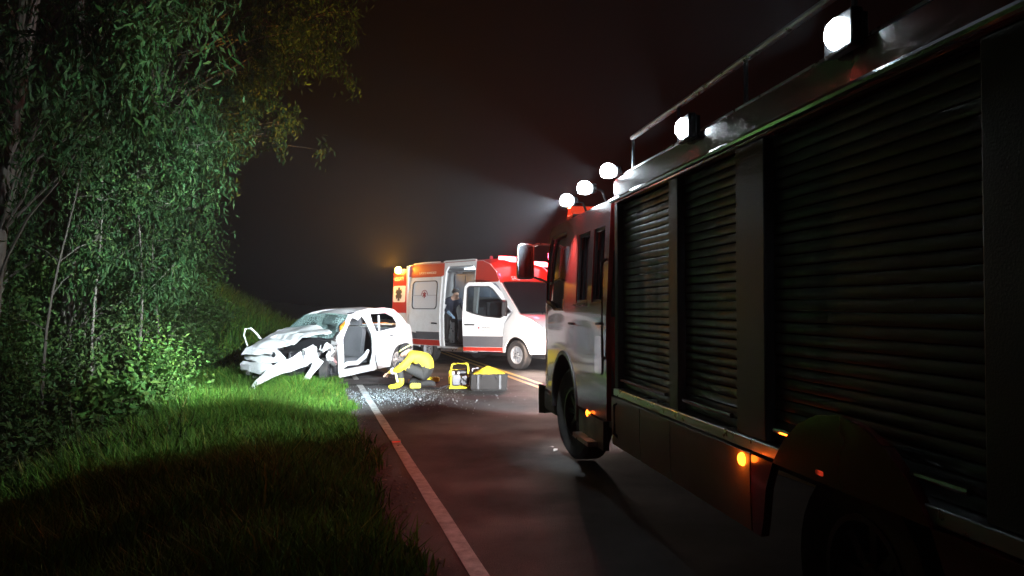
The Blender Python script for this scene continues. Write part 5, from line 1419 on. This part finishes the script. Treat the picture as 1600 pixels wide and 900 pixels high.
# grass: one mass of blades on the verge and the bank
def grass(name, n, seed, sampler, h0, h1, w0, m, label, tone=1.0, clump=.0):
    g2 = np.random.default_rng(seed)
    P = sampler(n, g2)
    n = len(P)
    z = ground_z(P[:, 0], P[:, 1])
    nzv = np.sin(P[:, 0] * 2.3 + 1.3 * np.sin(P[:, 1] * 1.9)) * np.cos(P[:, 1] * 2.1 + np.sin(P[:, 0] * 1.1))
    s = side_s(P[:, 0], P[:, 1])
    h = g2.uniform(h0, h1, n) * (1 + .35 * nzv) * (0.45 + .55 * np.clip(s / .8, 0, 1))
    h *= 1 - .6 * np.exp(-(((P[:, 0] + 4.7) / 1.1) ** 2 + ((P[:, 1] - 14.4) / .9) ** 2))
    a = g2.uniform(0, 2 * np.pi, n); lean = g2.uniform(.1, .75, n) * h
    dx, dy = np.cos(a) * lean, np.sin(a) * lean
    w = w0 * g2.uniform(.6, 2.0, n)
    b = a + np.pi / 2 + g2.uniform(-.6, .6, n); wx, wy = np.cos(b) * w / 2, np.sin(b) * w / 2
    p0 = np.stack([P[:, 0] - wx, P[:, 1] - wy, z - .02], 1); p1 = np.stack([P[:, 0] + wx, P[:, 1] + wy, z - .02], 1)
    m0 = np.stack([P[:, 0] + dx * .35 - wx * .8, P[:, 1] + dy * .35 - wy * .8, z + h * .6], 1); m1 = np.stack([P[:, 0] + dx * .35 + wx * .8, P[:, 1] + dy * .35 + wy * .8, z + h * .6], 1)
    t = np.stack([P[:, 0] + dx, P[:, 1] + dy, z + h * g2.uniform(.85, 1.0, n)], 1)
    V = np.stack([p0, p1, m1, m0, t], 1).reshape(-1, 3)
    i0 = np.arange(n) * 5
    F1 = np.stack([i0, i0 + 1, i0 + 2, i0 + 3], 1); F2 = np.stack([i0 + 3, i0 + 2, i0 + 4], 1)
    tt = tone * g2.uniform(.35, 1.6, (n, 1)) * (1 + .3 * nzv[:, None])
    dry = (g2.uniform(0, 1, (n, 1)) < .10)
    col = np.concatenate([tt * np.where(dry, 2.4, g2.uniform(.8, 1.25, (n, 1))), tt * np.where(dry, 1.15, 1.0), tt * np.where(dry, 1.3, g2.uniform(.7, 1.1, (n, 1)))], 1)
    o = fast_mesh(name, V, [F1, F2], m, np.repeat(col, 5, axis=0))
    return tag(o, label, 'grass', kind='stuff')
def smp_verge(n, g2):
    Y = g2.uniform(0, 1, n) ** .8 * 17.5 + 2.6
    s = np.abs(g2.normal(0, 1, n)) * 2.3 + g2.uniform(-.08, .25, n) - .16 * np.maximum(0, np.sin(Y * 3.1) * np.sin(Y * 1.3 + 2))
    X = line_x(Y) - .42 - s * RL
    ok = (s < 8)
    # keep the blades out from under the wheels of the wreck
    return np.stack([X, Y], 1)[ok]
grass('verge_grass', 150000, 11, smp_verge, .22, .52, .011, M_GRASS, 'tall green grass covering the road verge in front of the car')
grass('verge_weeds', 5000, 15, smp_verge, .18, .42, .045, M_LEAF2, 'broad leaved weeds scattered through the verge grass', 1.0)
def smp_bank(n, g2):
    Y = g2.uniform(18, 44, n); s = g2.uniform(.1, 11, n)
    return np.stack([line_x(Y) - .42 - s * RL, Y], 1)
grass('bank_grass', 45000, 12, smp_bank, .35, .8, .03, M_GRASS, 'dim grass on the bank rising behind the car', .8)
def smp_wood(n, g2):
    Y = g2.uniform(8, 20, n); X = (g2.uniform(-120, 300, n) - 800) / 1200 * Y
    return np.stack([X, Y], 1)
grass('undergrowth', 26000, 13, smp_wood, .15, .5, .02, M_LEAF3, 'low dark undergrowth on the ground beneath the trees', .9)

# grit, dead leaves and gravel along the crumbling asphalt edge
g4 = np.random.default_rng(44)
n = 3800
Y4 = g4.uniform(0, 1, n) ** 1.4 * 20 + 2.5
s4 = g4.normal(.02, .13, n)
X4 = line_x(Y4) - .42 - s4 * RL
z4 = np.maximum(np.where(s4 < .04, .004, -.2), ground_z(X4, Y4)) + .006
a4 = g4.uniform(0, 6.28, n); r4 = g4.uniform(.005, .022, n)
V = np.zeros((n, 5, 3))
for k in range(4):
    V[:, k, 0] = X4 + np.cos(a4 + k * np.pi / 2) * r4 * g4.uniform(.6, 1.3, n); V[:, k, 1] = Y4 + np.sin(a4 + k * np.pi / 2) * r4 * g4.uniform(.6, 1.3, n); V[:, k, 2] = z4
V[:, 4, 0] = X4; V[:, 4, 1] = Y4; V[:, 4, 2] = z4 + r4 * g4.uniform(.3, .9, n)
i5 = np.arange(n) * 5
F4 = np.concatenate([np.stack([i5 + k, i5 + (k + 1) % 4, i5 + 4], 1) for k in range(4)])
t4 = g4.uniform(.4, 1.6, (n, 1)) * np.array([[1, .9, .75]])
M_GRIT = mat('grit_and_litter', (0.10, 0.095, 0.085), 0.9, var=0.3, scale=30, tone=True)
tag(fast_mesh('edge_grit', V.reshape(-1, 3), F4, M_GRIT, np.repeat(t4, 5, axis=0)), 'loose grit and dead leaves along the edge of the asphalt', 'grit', kind='stuff')

# ------------------------------------------------------------------ damp night air
hz = MB().bx(-60, 60, -15, 85, -2.2, 21).build('haze', M_SOIL, smooth=0)
hz.data.materials.clear()
mv = bpy.data.materials.new('damp_air'); mv.use_nodes = True
nt = mv.node_tree
for n_ in list(nt.nodes):
    if n_.type == 'BSDF_PRINCIPLED': nt.nodes.remove(n_)
pv = nt.nodes.new('ShaderNodeVolumePrincipled')
pv.inputs['Color'].default_value = (.92, .95, 1.0, 1)
pv.inputs['Density'].default_value = HAZE
pv.inputs['Anisotropy'].default_value = 0.35
nt.links.new(pv.outputs[0], nt.nodes['Material Output'].inputs['Volume'])
hz.data.materials.append(mv)
tag(hz, 'thin damp night air glowing round the lamps', 'haze', kind='stuff')
